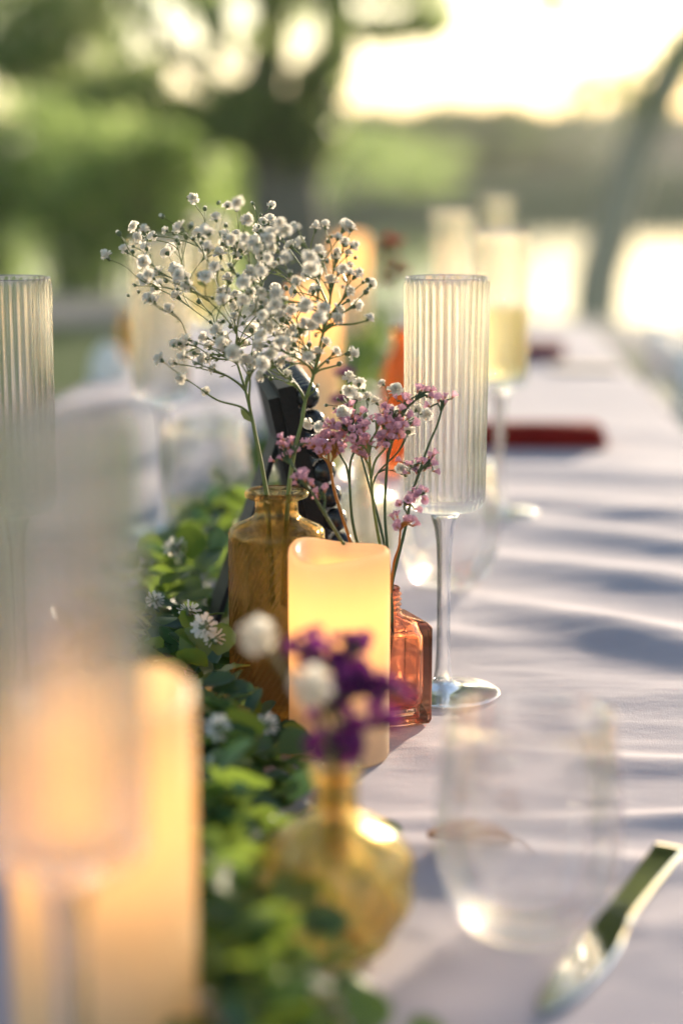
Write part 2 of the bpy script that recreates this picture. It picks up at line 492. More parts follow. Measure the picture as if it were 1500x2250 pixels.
def right_tree():
    rnd = random.Random(9)
    base = at(1302, 690, 13.2); base.z = ground_z(base.x, base.y)
    t = thing('leaning_tree', base, 'slim grey tree leaning right beside the bright water', 'tree')
    L = lambda px, py, Z=13.2: at(px, py, Z) - base
    tr = MB()
    tr.tube([Vector((0, 0, -0.3)), L(1312, 620), L(1335, 540), L(1375, 400), L(1418, 275), L(1490, 130), L(1570, -20), L(1640, -500), L(1680, -1000)], 0.17, 0.11, 12, sub=5)
    tr.tube([L(1412, 290), L(1440, 220), L(1455, 170), L(1470, 120)], 0.03, 0.008, 8, sub=4)
    tr.build('trunk', M['bark_grey'], t)
    cr = MB()
    for (x, y, rx, ry, n) in [(1310, 195, 110, 30, 70), (1440, 200, 130, 70, 110), (1500, 120, 60, 60, 40)]:
        leaf_quads(cr, rnd, L(x, y), (rx * 13.2 / F_PX, 0.5, ry * 13.2 / F_PX), n, 0.06)
    for i in range(26):
        a = rnd.uniform(0, 6.28); d = rnd.uniform(0, 1.8); z = rnd.uniform(5.2, 8.2)
        leaf_quads(cr, rnd, (1.3 + d * math.cos(a), d * math.sin(a), z), (0.7, 0.7, 0.5), 120, 0.08)
    tag(cr.build('crown', M['leaf_tree'], t, smoothed=False), kind='stuff')
right_tree()

def far_trees():
    rnd = random.Random(21)
    spots = [(720, 95, 218, 8), (800, 84, 238, 7.5), (880, 98, 214, 8), (960, 88, 244, 8), (1040, 104, 222, 8.5), (1120, 120, 240, 9), (1200, 190, 228, 15),
             (1290, 240, 248, 18), (1380, 230, 226, 18), (1470, 240, 242, 18), (1560, 220, 230, 16), (620, 100, 230, 8), (1160, 110, 320, 7)]
    places = ['behind the large trunk', 'right of the large trunk', 'above the amber flowers', 'left above the tall flute', 'right above the tall flute', 'left of centre in the far treeline',
              'mid-right in the far treeline', 'left of the leaning trunk', 'behind the leaning trunk', 'right of the leaning trunk', 'at the right edge of the view', 'left of the large trunk', 'small and low by the far bank']
    order = ['far hazy green tree ' + p for p in places]
    for (px, Z, topy, wd), lab in zip(spots, order):
        b = at(px, 400, Z); b.z = ground_z(b.x, b.y)
        top = at(px, topy, Z).z - b.z
        t = thing('far_tree', b, lab, 'tree', 'trees on the far bank')
        tr = MB(); tr.tube([(0, 0, -0.4), (0.1, 0, top * 0.4), (0, 0, top * 0.8)], 0.22, 0.06, 8, sub=3)
        tr.build('trunk', M['bark'], t)
        cr = MB()
        for i in range(16):
            a = rnd.uniform(0, 6.28); d = wd * 0.42 * math.sqrt(rnd.random())
            leaf_quads(cr, rnd, (d * math.cos(a), d * math.sin(a), rnd.uniform(0.15, 0.88) * top), (wd * 0.2, wd * 0.2, top * 0.16), 150, 0.028 * wd + 0.06)
        tag(cr.build('crown', M['leaf_far'], t, smoothed=False), kind='stuff')
far_trees()

# ================================================================== TABLE AND CLOTH
TX0, TX1, TY0, TY1 = -0.49, 0.307, -0.35, 3.6
def make_table():
    t = thing('banquet_table', ((TX0 + TX1) / 2, (TY0 + TY1) / 2, 0), 'long narrow banquet table under the lilac cloth', 'table')
    mb = MB(); hx = (TX1 - TX0) / 2 - 0.012; hy = (TY1 - TY0) / 2 - 0.012
    mb.box((-hx, -hy, TOP - 0.04), (hx, hy, TOP - 0.012)); mb.build('tabletop', M['table_wood'], t, smoothed=False)
    for sx in (-1, 1):
        for sy in (-1, 1):
            l = MB(); l.tube([(sx * (hx - 0.06), sy * (hy - 0.3), 0), (sx * (hx - 0.06), sy * (hy - 0.3), TOP - 0.045)], 0.016, n=10)
            l.build('leg', M['black_wood'], t)
make_table()

# things standing on the cloth: the cloth lies flat under them
STAND = {}
def spot(key, px, py, r):
    d, fy = ray(px, py); k = (TOP - CAM.z) / d.z
    p = CAM + d * k
    STAND[key] = (p.x, p.y, r)
    return Vector((p.x, p.y, TOP))
S_FLUTE = spot('f', 972, 1525, 0.036)
S_CANDLE = spot('c', 745, 1660, 0.029)
S_VASE = spot('v', 611, 1590, 0.029)
S_CORAL = spot('k', 849, 1580, 0.028)
S_GOLD = spot('g', 738, 2085, 0.030)
S_TUMB = spot('t', 1155, 2050, 0.03)

rf = random.Random(12)
FOLDS = []
for i in range(30):
    y0 = 0.45 + 3.2 * (i / 30) ** 1.2 + rf.uniform(-0.05, 0.05)
    FOLDS.append((y0, rf.uniform(-0.75, 0.12), rf.uniform(0.0010, 0.0040), rf.uniform(0.010, 0.036), rf.uniform(-0.10, 0.32), rf.uniform(0.06, 0.26), rf.uniform(0, 6.28), rf.uniform(0.006, 0.024), rf.uniform(5, 13)))
for i in range(16):   # left half
    FOLDS.append((rf.uniform(0.8, 3.4), rf.uniform(-0.25, 0.25), rf.uniform(0.001, 0.003), rf.uniform(0.012, 0.03), rf.uniform(-0.48, -0.2), rf.uniform(0.10, 0.22), rf.uniform(0, 6.28), 0.012, 12))
# the big soft folds seen at the right
for (y0, sl, a, wd, xc, xl) in [(0.985, -0.03, 0.0046, 0.012, 0.22, 0.22), (0.905, 0.05, 0.0036, 0.010, 0.16, 0.20), (0.835, -0.10, 0.0030, 0.012, 0.14, 0.22),
                                (1.25, -0.85, 0.0110, 0.036, 0.16, 0.13), (1.42, -0.70, 0.0085, 0.032, 0.18, 0.15), (1.56, -0.55, 0.0075, 0.030, 0.20, 0.16), (1.10, -0.25, 0.0040, 0.022, 0.24, 0.14),
                                (1.72, -0.35, 0.0070, 0.032, 0.18, 0.18), (1.93, -0.1, 0.0050, 0.030, 0.18, 0.2), (0.76, 0.03, 0.0022, 0.014, 0.2, 0.2)]:
    FOLDS.append((y0, sl, a * 1.2, wd * 1.1, xc, xl, rf.uniform(0, 6.28), 0.010, 11))
def cloth_h(x, y):
    h = 0.0
    for (y0, sl, a, wd, xc, xl, ph, wa, wf) in FOLDS:
        if abs(y - y0) > 0.32: continue
        e = (x - xc) / xl
        if abs(e) > 1.6: continue
        d = y - (y0 + sl * (x - xc) + wa * math.sin(wf * x + ph))
        d /= wd if d > 0 else wd * 1.5
        if abs(d) > 3: continue
        h += a * math.exp(-d * d) * math.exp(-e * e * 1.6)
    h += 0.0012 * noise.noise(Vector((x * 5, y * 9, 1.7))) + 0.0007 * noise.noise(Vector((x * 16, y * 34, 5.1)))
    f = 1.0
    for (sx, sy, r) in STAND.values():
        d = math.hypot(x - sx, y - sy) - r
        if d < 0.02: f = min(f, max(0.0, d / 0.02))
    return h * f
def make_cloth():
    xs = [TX0 + (TX1 - TX0) * i / 190 for i in range(191)]
    ys = []
    y = TY0
    while y < TY1:
        ys.append(y); y += 0.03 if y < 0.5 else (0.0035 if y < 1.5 else (0.0055 if y < 2.3 else 0.010))
    ys.append(TY1)
    nx, ny = len(xs), len(ys)
    v = [(x, y, TOP + cloth_h(x, y)) for y in ys for x in xs]
    f = [(j * nx + i, j * nx + i + 1, (j + 1) * nx + i + 1, (j + 1) * nx + i) for j in range(ny - 1) for i in range(nx - 1)]
    # hanging sides
    ring = [(j * nx + nx - 1) for j in range(0, ny)] + [((ny - 1) * nx + i) for i in range(nx - 2, -1, -1)] + [(j * nx) for j in range(ny - 2, -1, -1)] + [i for i in range(1, nx - 1)]
    prev = ring; n = len(ring)
    cx, cyy = (TX0 + TX1) / 2, (TY0 + TY1) / 2
    for lv, (drop, outw) in enumerate([(0.004, 0.004), (0.016, 0.007), (0.05, 0.009), (0.11, 0.013), (0.18, 0.018), (0.25, 0.022)]):
        cur = []
        for k, r in enumerate(ring):
            x, y, z = v[r]
            nxn = Vector(((1 if x >= TX1 - 1e-6 else (-1 if x <= TX0 + 1e-6 else 0)), (1 if y >= TY1 - 1e-6 else (-1 if y <= TY0 + 1e-6 else 0)), 0))
            nxn.normalize()
            s = x + y * 1.0
            wv = math.sin(s * 21 + 1.3 * math.sin(s * 5)) * outw * (0.0 if lv < 1 else 0.65) 
            cur.append(len(v)); v.append((x + nxn.x * (outw + wv), y + nxn.y * (outw + wv), z - drop))
        for k in range(n):
            k2 = (k + 1) % n
            f.append((prev[k], cur[k], cur[k2], prev[k2]))
        prev = cur
    mb = MB(); mb.add(v, f)
    o = mb.build('tablecloth', M['cloth'])
    tag(o, 'wrinkled pale lilac cloth covering the whole long table', 'tablecloth')
make_cloth()

# ================================================================== GLASSWARE
def flute_bowl():
    ribs = 34
    prof = []
    H0, H1, RO = 0.118, 0.256, 0.0252
    outer = [(0.0, 0.1135), (0.006, 0.1135), (0.012, 0.1145), (0.0195, 0.1160), (0.0228, 0.1185), (0.0240, 0.1225)]
    for i in range(13): outer.append((0.0242 + (RO - 0.0242) * i / 12, 0.126 + (H1 - 0.004 - 0.126) * i / 12))
    no = len(outer)
    lip = [(RO - 0.0001, H1 - 0.0012), (RO - 0.0006, H1), (RO - 0.0013, H1 - 0.0008)]
    inner = []
    for i in range(12): inner.append((RO - 0.0016 + (0.0226 - RO + 0.0016) * i / 11, H1 - 0.004 + (0.130 - H1 + 0.004) * i / 11))
    inner += [(0.0215, 0.1245), (0.018, 0.1215), (0.010, 0.1195), (0.0, 0.119)]
    prof = outer + lip + inner
    def fn(i, a, r, z):
        if 3 <= i < no:
            k = 1.0 if i > 4 else 0.7
            return r + 0.00058 * k * (abs(math.cos(ribs / 2 * a)) - 0.5) * 1.6, z, 0
        if i > no + 2 and i < len(prof) - 3:
            return r - 0.0002 * math.cos(ribs * a), z, 0
        return r, z, 0
    mb = MB(); mb.lathe(prof, ribs * 8, fn)
    return mb.mesh('bowl', M['clear'])
def flute_stem():
    mb = MB()
    mb.lathe([(0.0, 0.1133), (0.0085, 0.1133), (0.0080, 0.110), (0.0062, 0.104), (0.0048, 0.094), (0.0042, 0.080), (0.0040, 0.05), (0.0042, 0.028), (0.0050, 0.015), (0.0064, 0.0092), (0.0064, 0.0088), (0.0, 0.0088)], 28)
    return mb.mesh('stem', M['solid'])
def flute_foot():
    mb = MB()
    mb.lathe([(0.0, 0.0086), (0.006, 0.0084), (0.009, 0.0062), (0.014, 0.0046), (0.024, 0.0030), (0.033, 0.0022), (0.0352, 0.0017), (0.0356, 0.0011), (0.0350, 0.0006), (0.0335, 0.0004), (0.012, 0.0010), (0.0, 0.0012)], 64)
    return mb.mesh('foot', M['solid'])
def flute_wine():
    mb = MB(); mb.lathe([(0.0, 0.1205), (0.0175, 0.1232), (0.0212, 0.1285), (0.0222, 0.135), (0.0229, 0.185), (0.0230, 0.186), (0.0, 0.186)], 48)
    return mb.mesh('champagne', M['wine'])
FB, FS, FF, FW = flute_bowl(), flute_stem(), flute_foot(), flute_wine()
def flute(loc, label, wine=False):
    t = thing('ribbed_flute', loc, label, 'champagne flute', 'ribbed champagne flutes')
    t.rotation_euler.z = hsh(label) * 3
    link('bowl', FB, t); link('stem', FS, t); link('foot', FF, t)
    if wine: link('champagne', FW, t)
    return t
def on_table(px, Z):
    p = at(px, 1200, Z); return Vector((p.x, p.y, TOP + 0.0005 + cloth_h(p.x, p.y)))
flute(S_FLUTE + Vector((0, 0, 0.0005)), 'sharp empty ribbed champagne flute right of the coral bottle')
flute(on_table(38, 1.105), 'ribbed champagne flute cut by the left edge of the picture')
flute(on_table(128, 0.538), 'very blurred nearest flute in front of the lower left candle')
flute(on_table(1092, 1.67), 'blurred flute holding pale champagne right behind the sharp flute', True)
flute(on_table(362, 1.60), 'blurred flute behind the left side of the white flowers')
flute(on_table(470, 2.28), 'faint flute beyond the white flowers on the left side', True)
flute(on_table(985, 2.35), 'faint distant flute just left of the champagne-filled flute')
flute(on_table(1080, 2.95), 'farthest faint flute rising above the champagne-filled flute')

def tumbler_mesh():
    mb = MB()
    outer = [(0.0, 0.0008), (0.018, 0.0006), (0.0225, 0.0014), (0.027, 0.005), (0.0335, 0.016), (0.0385, 0.030), (0.0405, 0.044), (0.0400, 0.060), (0.0375, 0.080), (0.0352, 0.0975)]
    inner = [(0.0358, 0.0980), (0.0357, 0.0988), (0.0349, 0.0994), (0.0341, 0.0988), (0.0340, 0.0975), (0.0364, 0.080), (0.0389, 0.060), (0.0394, 0.044), (0.0374, 0.030), (0.0322, 0.017), (0.0255, 0.0085), (0.018, 0.0062), (0.0, 0.0056)]
    mb.lathe([(r, z) for r, z in outer + inner], 72)
    return mb.mesh('bowl', M['thin'])
TB = tumbler_mesh()
def tumbler_wine():
    mb = MB(); mb.lathe([(0.0, 0.0066), (0.018, 0.0074), (0.025, 0.010), (0.0315, 0.018), (0.0352, 0.028), (0.0356, 0.0285), (0.0, 0.0285)], 48)
    return mb.mesh('white_wine', M['wine'])
TWM = tumbler_wine()
def tumbler(loc, label, wine=False):
    t = thing('stemless_wine_glass', loc, label, 'wine glass', 'stemless wine glasses')
    link('bowl', TB, t)
    if wine: link('white_wine', TWM, t)
tumbler(S_TUMB + Vector((0, 0, 0.0005)), 'blurred empty stemless wine glass beside the knife')
tumbler(on_table(452, 1.60), 'blurred stemless glass with white wine left of the amber vase', True)
tumbler(on_table(985, 1.40), 'faint stemless wine glass behind the stem of the sharp flute')

# ================================================================== CANDLES
def candle(loc, h, label, rz, watts, CANDLE_R=0.0277):
    t = thing('flameless_candle', loc, label, 'candle', 'lit flameless pillar candles', rz)
    rimw = 0.0042
    def rim_z(a): return h + 0.0022 * math.sin(2 * a + 0.6) + 0.0013 * math.sin(a + 2.1) + 0.0008 * math.sin(3 * a)
    prof = [(0.0, 0.0), (CANDLE_R - 0.002, 0.0), (CANDLE_R - 0.0005, 0.0006), (CANDLE_R, 0.002)]
    for i in range(1, 9): prof.append((CANDLE_R, 0.002 + (h - 0.015) * i / 8))
    k0 = len(prof)
    top = [(CANDLE_R, -0.004), (CANDLE_R - 0.0004, -0.0016), (CANDLE_R - 0.0016, -0.0003), (CANDLE_R - 0.003, 0.0), (CANDLE_R - 0.0046, -0.0010), (CANDLE_R - 0.0062, -0.0036), (CANDLE_R - 0.0085, -0.0072), (CANDLE_R - 0.012, -0.0095), (CANDLE_R - 0.018, -0.0105), (0.0, -0.0108)]
    prof2 = prof + [(r, h + z) for r, z in top]
    def fn(i, a, r, z):
        if i < k0: return r, z, 0
        k = max(0.0, min(1.0, (r - 0.008) / (CANDLE_R - 0.010)))
        return r, z + (rim_z(a) - h) * k, 0
    mb = MB(); mb.lathe(prof2, 72, fn); mb.build('wax_body', M['wax'], t)
    # flickering LED with its holder inside the hollow wax
    hd = MB(); hd.lathe([(0.0, 0.003), (0.015, 0.003), (0.015, h - 0.066), (0.0, h - 0.066)], 24); hs = hd.build('battery_housing', M['plastic_base'], t)
    ld = MB(); ld.lathe([(0.0, h - 0.066), (0.0025, h - 0.065), (0.0025, h - 0.054), (0.0014, h - 0.051), (0.0, h - 0.050)], 12); ld.build('led_bulb', M['led'], hs)
    l = bpy.data.lights.new('led_light', 'POINT'); l.energy = watts; l.color = (1.0, 0.41, 0.085); l.shadow_soft_size = 0.006
    lo = bpy.data.objects.new('led_light', l); COL.objects.link(lo); lo.parent = t; lo.location = (0, 0, h - 0.034)
    return t
LED = 0.024
candle(S_CANDLE + Vector((0, 0, 0.0004)), 0.1165, 'glowing ivory pillar candle in the centre before the amber vase', 2.2, LED)
candle(on_table(208, 0.622), 0.146, 'large blurred glowing candle in the lower left foreground', 0.4, LED * 0.8, 0.0325)
candle(on_table(692, 1.93), 0.196, 'tall glowing candle behind the right of the white flowers', 1.1, LED)
candle(on_table(770, 3.0), 0.197, 'farthest small glowing candle on the table', 0.9, LED)

# ================================================================== VASES
def ribbed_vase():
    t = thing('amber_bud_vase', S_VASE + Vector((0, 0, 0.0004)), 'amber glass bud vase with diagonal ribs behind the centre candle', 'vase')
    RB = 0.0278
    outer = [(0.0, 0.0012), (0.012, 0.0008), (0.0235, 0.0), (0.0262, 0.0008), (0.0274, 0.0028)]
    nb = 72
    for i in range(nb + 1): outer.append((RB, 0.005 + (0.1115 - 0.005) * i / nb))
    k1 = len(outer)
    outer += [(0.0279, 0.1130), (0.0276, 0.1152), (0.0262, 0.1172), (0.0225, 0.1192), (0.0175, 0.1213), (0.0142, 0.1232), (0.0128, 0.1252), (0.0124, 0.1275), (0.0124, 0.1330),
              (0.0130, 0.1338), (0.0165, 0.1343), (0.0182, 0.1354), (0.0185, 0.1368), (0.0180, 0.1382), (0.0168, 0.1388), (0.0150, 0.1385), (0.0125, 0.1374), (0.0106, 0.1355), (0.0102, 0.133), (0.0102, 0.127),
              (0.0112, 0.1235), (0.0165, 0.1195), (0.0225, 0.1167), (0.0252, 0.1145), (0.0256, 0.1115), (0.0256, 0.010), (0.024, 0.0065), (0.012, 0.0058), (0.0, 0.0062)]
    ribs = 46
    def fn(i, a, r, z):
        if 5 <= i < k1:
            tw = (z - 0.005) * 22.0
            edge = min(1, (i - 5) / 2, (k1 - 1 - i) / 2)
            return r + 0.00065 * edge * (abs(math.cos(ribs / 2 * (a - tw))) - 0.6), z, 0
        return r, z, 0
    mb = MB(); mb.lathe(outer, ribs * 8, fn)
    mb.build('body', M['amber'], t)
    return t
ribbed_vase()

def rrect(hx, hy, r, seg=5):
    pts = []
    for (cx, cy_, a0) in [(hx - r, hy - r, 0), (-hx + r, hy - r, 90), (-hx + r, -hy + r, 180), (hx - r, -hy + r, 270)]:
        for k in range(seg + 1):
            a = R(a0 + 90 * k / seg); pts.append((cx + r * math.cos(a), cy_ + r * math.sin(a)))
    return pts
def coral_bottle():
    t = thing('coral_bottle', S_CORAL + Vector((0, 0, 0.0004)), 'square coral glass bottle with screw neck right of the centre candle', 'vase', rz=R(24))
    mb = MB()
    seg = 5; n = 4 * (seg + 1)
    def ring(hx, r, z): return [(x, y, z) for x, y in rrect(hx, hx, min(r, hx - 0.0003), seg)]
    def circ(rad, z):
        out = []
        base = rrect(0.02, 0.02, 0.0196, seg)
        for x, y in base:
            a = math.atan2(y, x); out.append((rad * math.cos(a), rad * math.sin(a), z))
        return out
    W = 0.0208
    rings = [ring(W - 0.004, 0.003, 0.0), ring(W - 0.0008, 0.003, 0.0008), ring(W, 0.0030, 0.003), ring(W, 0.0030, 0.020), ring(W, 0.003, 0.040), ring(W, 0.003, 0.0575), ring(W - 0.0004, 0.003, 0.0586),
             ring(W - 0.0022, 0.003, 0.0606), ring(W - 0.0032, 0.003, 0.0612), ring(W - 0.010, 0.006, 0.0620), circ(0.0092, 0.0632), circ(0.0078, 0.0650)]
    z = 0.0650
    for k in range(4):
        rings += [circ(0.0072, z + 0.0003), circ(0.0084, z + 0.0011), circ(0.0084, z + 0.0018), circ(0.0072, z + 0.0026)]; z += 0.0031
    rings += [circ(0.0072, z + 0.0010), circ(0.0077, z + 0.0018), circ(0.0070, z + 0.0025), circ(0.0060, z + 0.0020), circ(0.0055, z), circ(0.0055, 0.066), circ(0.0060, 0.0625),
              ring(0.0100, 0.006, 0.0585), ring(0.0140, 0.006, 0.0560), ring(0.0162, 0.006, 0.0520), ring(0.0166, 0.006, 0.040), ring(0.0165, 0.006, 0.020), ring(0.0160, 0.006, 0.0130), ring(0.0135, 0.006, 0.0098), ring(0.008, 0.006, 0.0092)]
    vs = [p for r in rings for p in r]
    fs = []
    for i in range(len(rings) - 1):
        for j in range(n):
            k = (j + 1) % n; fs.append((i * n + j, i * n + k, (i + 1) * n + k, (i + 1) * n + j))
    fs.append(tuple(range(n - 1, -1, -1))); fs.append(tuple((len(rings) - 1) * n + j for j in range(n)))
    mb.add(vs, fs)
    o = mb.build('body', M['coral'], t)
coral_bottle()

def gold_vase():
    t = thing('gold_bud_vase', S_GOLD + Vector((0, 0, 0.0004)), 'blurred golden swirled glass bud vase with purple flowers in the foreground', 'vase')
    outer = [(0.0, 0.001), (0.014, 0.0), (0.019, 0.001), (0.0235, 0.006), (0.0285, 0.016), (0.0315, 0.026), (0.0318, 0.034), (0.0295, 0.043), (0.0235, 0.051), (0.0155, 0.0565), (0.0105, 0.060), (0.0092, 0.065), (0.0092, 0.074), (0.0105, 0.0775), (0.0112, 0.079), (0.0105, 0.0802),
             (0.0085, 0.0795), (0.0072, 0.077), (0.0070, 0.065), (0.0080, 0.060), (0.0130, 0.0545), (0.0205, 0.049), (0.0262, 0.0415), (0.0285, 0.034), (0.0282, 0.026), (0.0252, 0.017), (0.0200, 0.010), (0.012, 0.0075), (0.0, 0.007)]
    # refine
    pts = smooth([Vector((r, 0, z)) for r, z in outer], 3)
    prof = [(max(0.0, p.x), p.z) for p in pts]
    m1 = len(prof) * 16 // 29
    def fn(i, a, r, z):
        if i < m1 and r > 0.012:
            k = min(1, (r - 0.012) / 0.012)
            return r * (1 + 0.10 * k * (abs(math.sin(4 * (a + z * 26))) - 0.5)), z, 0
        return r, z, 0
    mb = MB(); mb.lathe(prof, 120, fn); mb.build('body', M['gold'], t)
gold_vase()

def bottle(name, loc, label, rad, h, neck_r, material, body=0.55):
    t = thing(name, loc, label, 'vase')
    hb = h * body
    p = [(0.0, 0.001), (rad * 0.85, 0.0), (rad, 0.003), (rad, hb * 0.85), (rad * 0.9, hb * 0.95), (neck_r * 1.5, hb * 1.08), (neck_r, hb * 1.18), (neck_r, h * 0.95), (neck_r * 1.35, h * 0.965), (neck_r * 1.4, h * 0.985), (neck_r * 1.2, h),
         (neck_r * 0.8, h * 0.99), (neck_r * 0.75, hb * 1.2), (rad * 0.8, hb * 0.92), (rad * 0.9, hb * 0.83), (rad * 0.9, 0.008), (rad * 0.6, 0.006), (0.0, 0.006)]
    mb = MB(); mb.lathe(p, 48); mb.build('body', material, t)
    return t
ORANGE_AT = on_table(882, 1.92)
bottle('orange_bottle', ORANGE_AT, 'blurred deep orange glass bottle left of the sharp flute', 0.021, 0.148, 0.008, M['orange'], 0.78)
YELLOW_AT = on_table(800, 1.52)
bottle('pale_bottle', YELLOW_AT, 'blurred pale glass bottle behind the pink flowers', 0.026, 0.085, 0.008, M['pale'], 0.6)

# ================================================================== FLOWERS
def gyp_mesh(seed):
    """open double blossom: ruffled petals over a green calyx; faces +Z, radius about 1"""
    r = random.Random(seed); mb = MB()
    for ring, (n, tilt, L) in enumerate([(9, 8, 1.0), (8, 36, 0.92), (6, 60, 0.80), (4, 80, 0.72)]):
        for k in range(n):
            a = 2 * math.pi * (k + 0.5 * ring + r.uniform(-0.25, 0.25)) / n
            tl = R(tilt + r.uniform(-14, 14)); l = L * r.uniform(0.82, 1.12); wd = 0.42 * r.uniform(0.85, 1.2)
            d = Vector((math.cos(a) * math.cos(tl), math.sin(a) * math.cos(tl), math.sin(tl)))
            s = Vector((-math.sin(a), math.cos(a), 0)); u = d.cross(s)
            b = Vector((0, 0, -0.15 + 0.08 * ring))
            rf = lambda q: u * r.uniform(-q, q) * 1.7 + d * r.uniform(-q, q) * 0.8
            m1 = b + d * l * 0.6; e = b + d * l
            mb.add([b, m1 - s * wd * 0.75 + rf(0.06), e - s * wd + rf(0.16), e * 1.06 + rf(0.1), e + s * wd + rf(0.16), m1 + s * wd * 0.75 + rf(0.06)], [(0, 1, 2, 3), (0, 3, 4, 5)], 0)
    mb.lathe([(0.0, -0.85), (0.16, -0.80), (0.30, -0.50), (0.38, -0.22), (0.0, -0.18)], 7, mi=1)
    return mb.mesh('flower', [M['white_petal'], M['calyx']])
GYP = [gyp_mesh(i) for i in range(5)]
def bud_mesh(seed):
    r = random.Random(seed); mb = MB()
    mb.lathe([(0.0, -0.9), (0.5, -0.7), (0.8, -0.1), (0.62, 0.45), (0.3, 0.6)], 8, mi=1)
    for k in range(5):
        a = 2 * math.pi * k / 5; d = Vector((math.cos(a), math.sin(a), 0)); s = Vector((-d.y, d.x, 0))
        mb.add([d * 0.5 + Vector((0, 0, 0.3)) - s * 0.3, d * 0.42 + Vector((0, 0, 0.95)) - s * 0.25, d * 0.1 + Vector((0, 0, 1.1)), d * 0.42 + Vector((0, 0, 0.95)) + s * 0.25, d * 0.5 + Vector((0, 0, 0.3)) + s * 0.3], [(0, 1, 2, 3, 4)], 0)
    return mb.mesh('bud', [M['white_petal'], M['calyx']])
BUD = [bud_mesh(i) for i in range(2)]
def floret_mesh(seed):
    """statice floret: papery funnel with a ruffled rim, +Z, radius about 1"""
    r = random.Random(seed); mb = MB(); n = 10
    rows = []
    for (rad, z, j) in [(0.18, -1.5, 0), (0.34, -0.6, 0.03), (0.62, 0.1, 0.08), (1.0, 0.42, 0.22)]:
        rows.append([(rad * (1 + r.uniform(-j, j)) * math.cos(2 * math.pi * k / n), rad * (1 + r.uniform(-j, j)) * math.sin(2 * math.pi * k / n), z + r.uniform(-j, j) * 1.3) for k in range(n)])
    vs = [p for q in rows for p in q]; fs = []; 
    for i in range(3):
        fs = [(i * n + k, i * n + (k + 1) % n, (i + 1) * n + (k + 1) % n, (i + 1) * n + k) for k in range(n)]
        o = len(mb.v)
        if i == 0: mb.add(vs, fs, 1)
        else:
            mb.f += fs; mb.m += [0] * len(fs)
    for k in range(3):
        a = r.uniform(0, 6.28); d = Vector((math.cos(a), math.sin(a), 0)); s = Vector((-d.y, d.x, 0))
        mb.add([d * 0.1 + Vector((0, 0, 0)), d * 0.35 - s * 0.22 + Vector((0, 0, 0.5)), d * 0.45 + Vector((0, 0, 0.75)), d * 0.35 + s * 0.22 + Vector((0, 0, 0.5))], [(0, 1, 2, 3)], 0)
    return mb
PINK = [floret_mesh(i).mesh('floret', [M['pink_petal'], M['rust_petal']]) for i in range(4)]
PURP = [floret_mesh(i + 10).mesh('floret', [M['purple_petal'], M['calyx']]) for i in range(3)]

M['rust_dark'] = leafy('dark_rust_petal', (0.16, 0.04, 0.025), (0.26, 0.08, 0.04), (0.3, 0.08, 0.04), 300, 0.7, 0.4, 0.12)
RUST = [floret_mesh(i + 20).mesh('floret', [M['rust_dark'], M['calyx']]) for i in range(3)]

def quat_to(d, spin):
    return (Vector(d).to_track_quat('Z', 'Y') @ Matrix.Rotation(spin, 3, 'Z').to_quaternion()).to_euler()

def grow(root_pts, targets, rnd, bias=0.55, back=0.16, nodes0=None):
    """connect target points into a branching sprig; returns list of (polyline, depth) and tip directions"""
    lines = []; nodes = []
    for i, p in enumerate(root_pts):
        nodes.append((Vector(p), 0, (Vector(root_pts[i]) - Vector(root_pts[i - 1])).normalized() if i else Vector((0, 0, 1))))
    lines.append(([Vector(p) for p in root_pts], 0))
    root = Vector(root_pts[-1])
    dirs = []
    for tp in sorted(targets, key=lambda q: (Vector(q) - root).length):
        tp = Vector(tp); best = None
        for (p, dep, d) in nodes:
            v = tp - p; L = v.length
            if L < 1e-4: continue
            cosang = v.normalized().dot(d); 
            cost = L * (1.25 - bias * cosang) + 0.006 * dep + (0.05 if v.z < 0 else 0)
            if best is None or cost < best[0]: best = (cost, p, dep, d, L)
        _, p, dep, d, L = best
        m1 = p + d * L * back * 0.6 + (tp - p) * 0.22
        m2 = p + (tp - p) * 0.68 + Vector((rnd.uniform(-1, 1), rnd.uniform(-1, 1), rnd.uniform(0, 1))) * L * 0.05
        pts = [p, m1, m2, tp]
        lines.append((pts, dep + 1))
        nodes.append((m1, dep + 1, (m2 - m1).normalized()))
        nodes.append((m2, dep + 1, (tp - m2).normalized()))
        dirs.append((tp, (tp - m2).normalized()))
    return lines, dirs

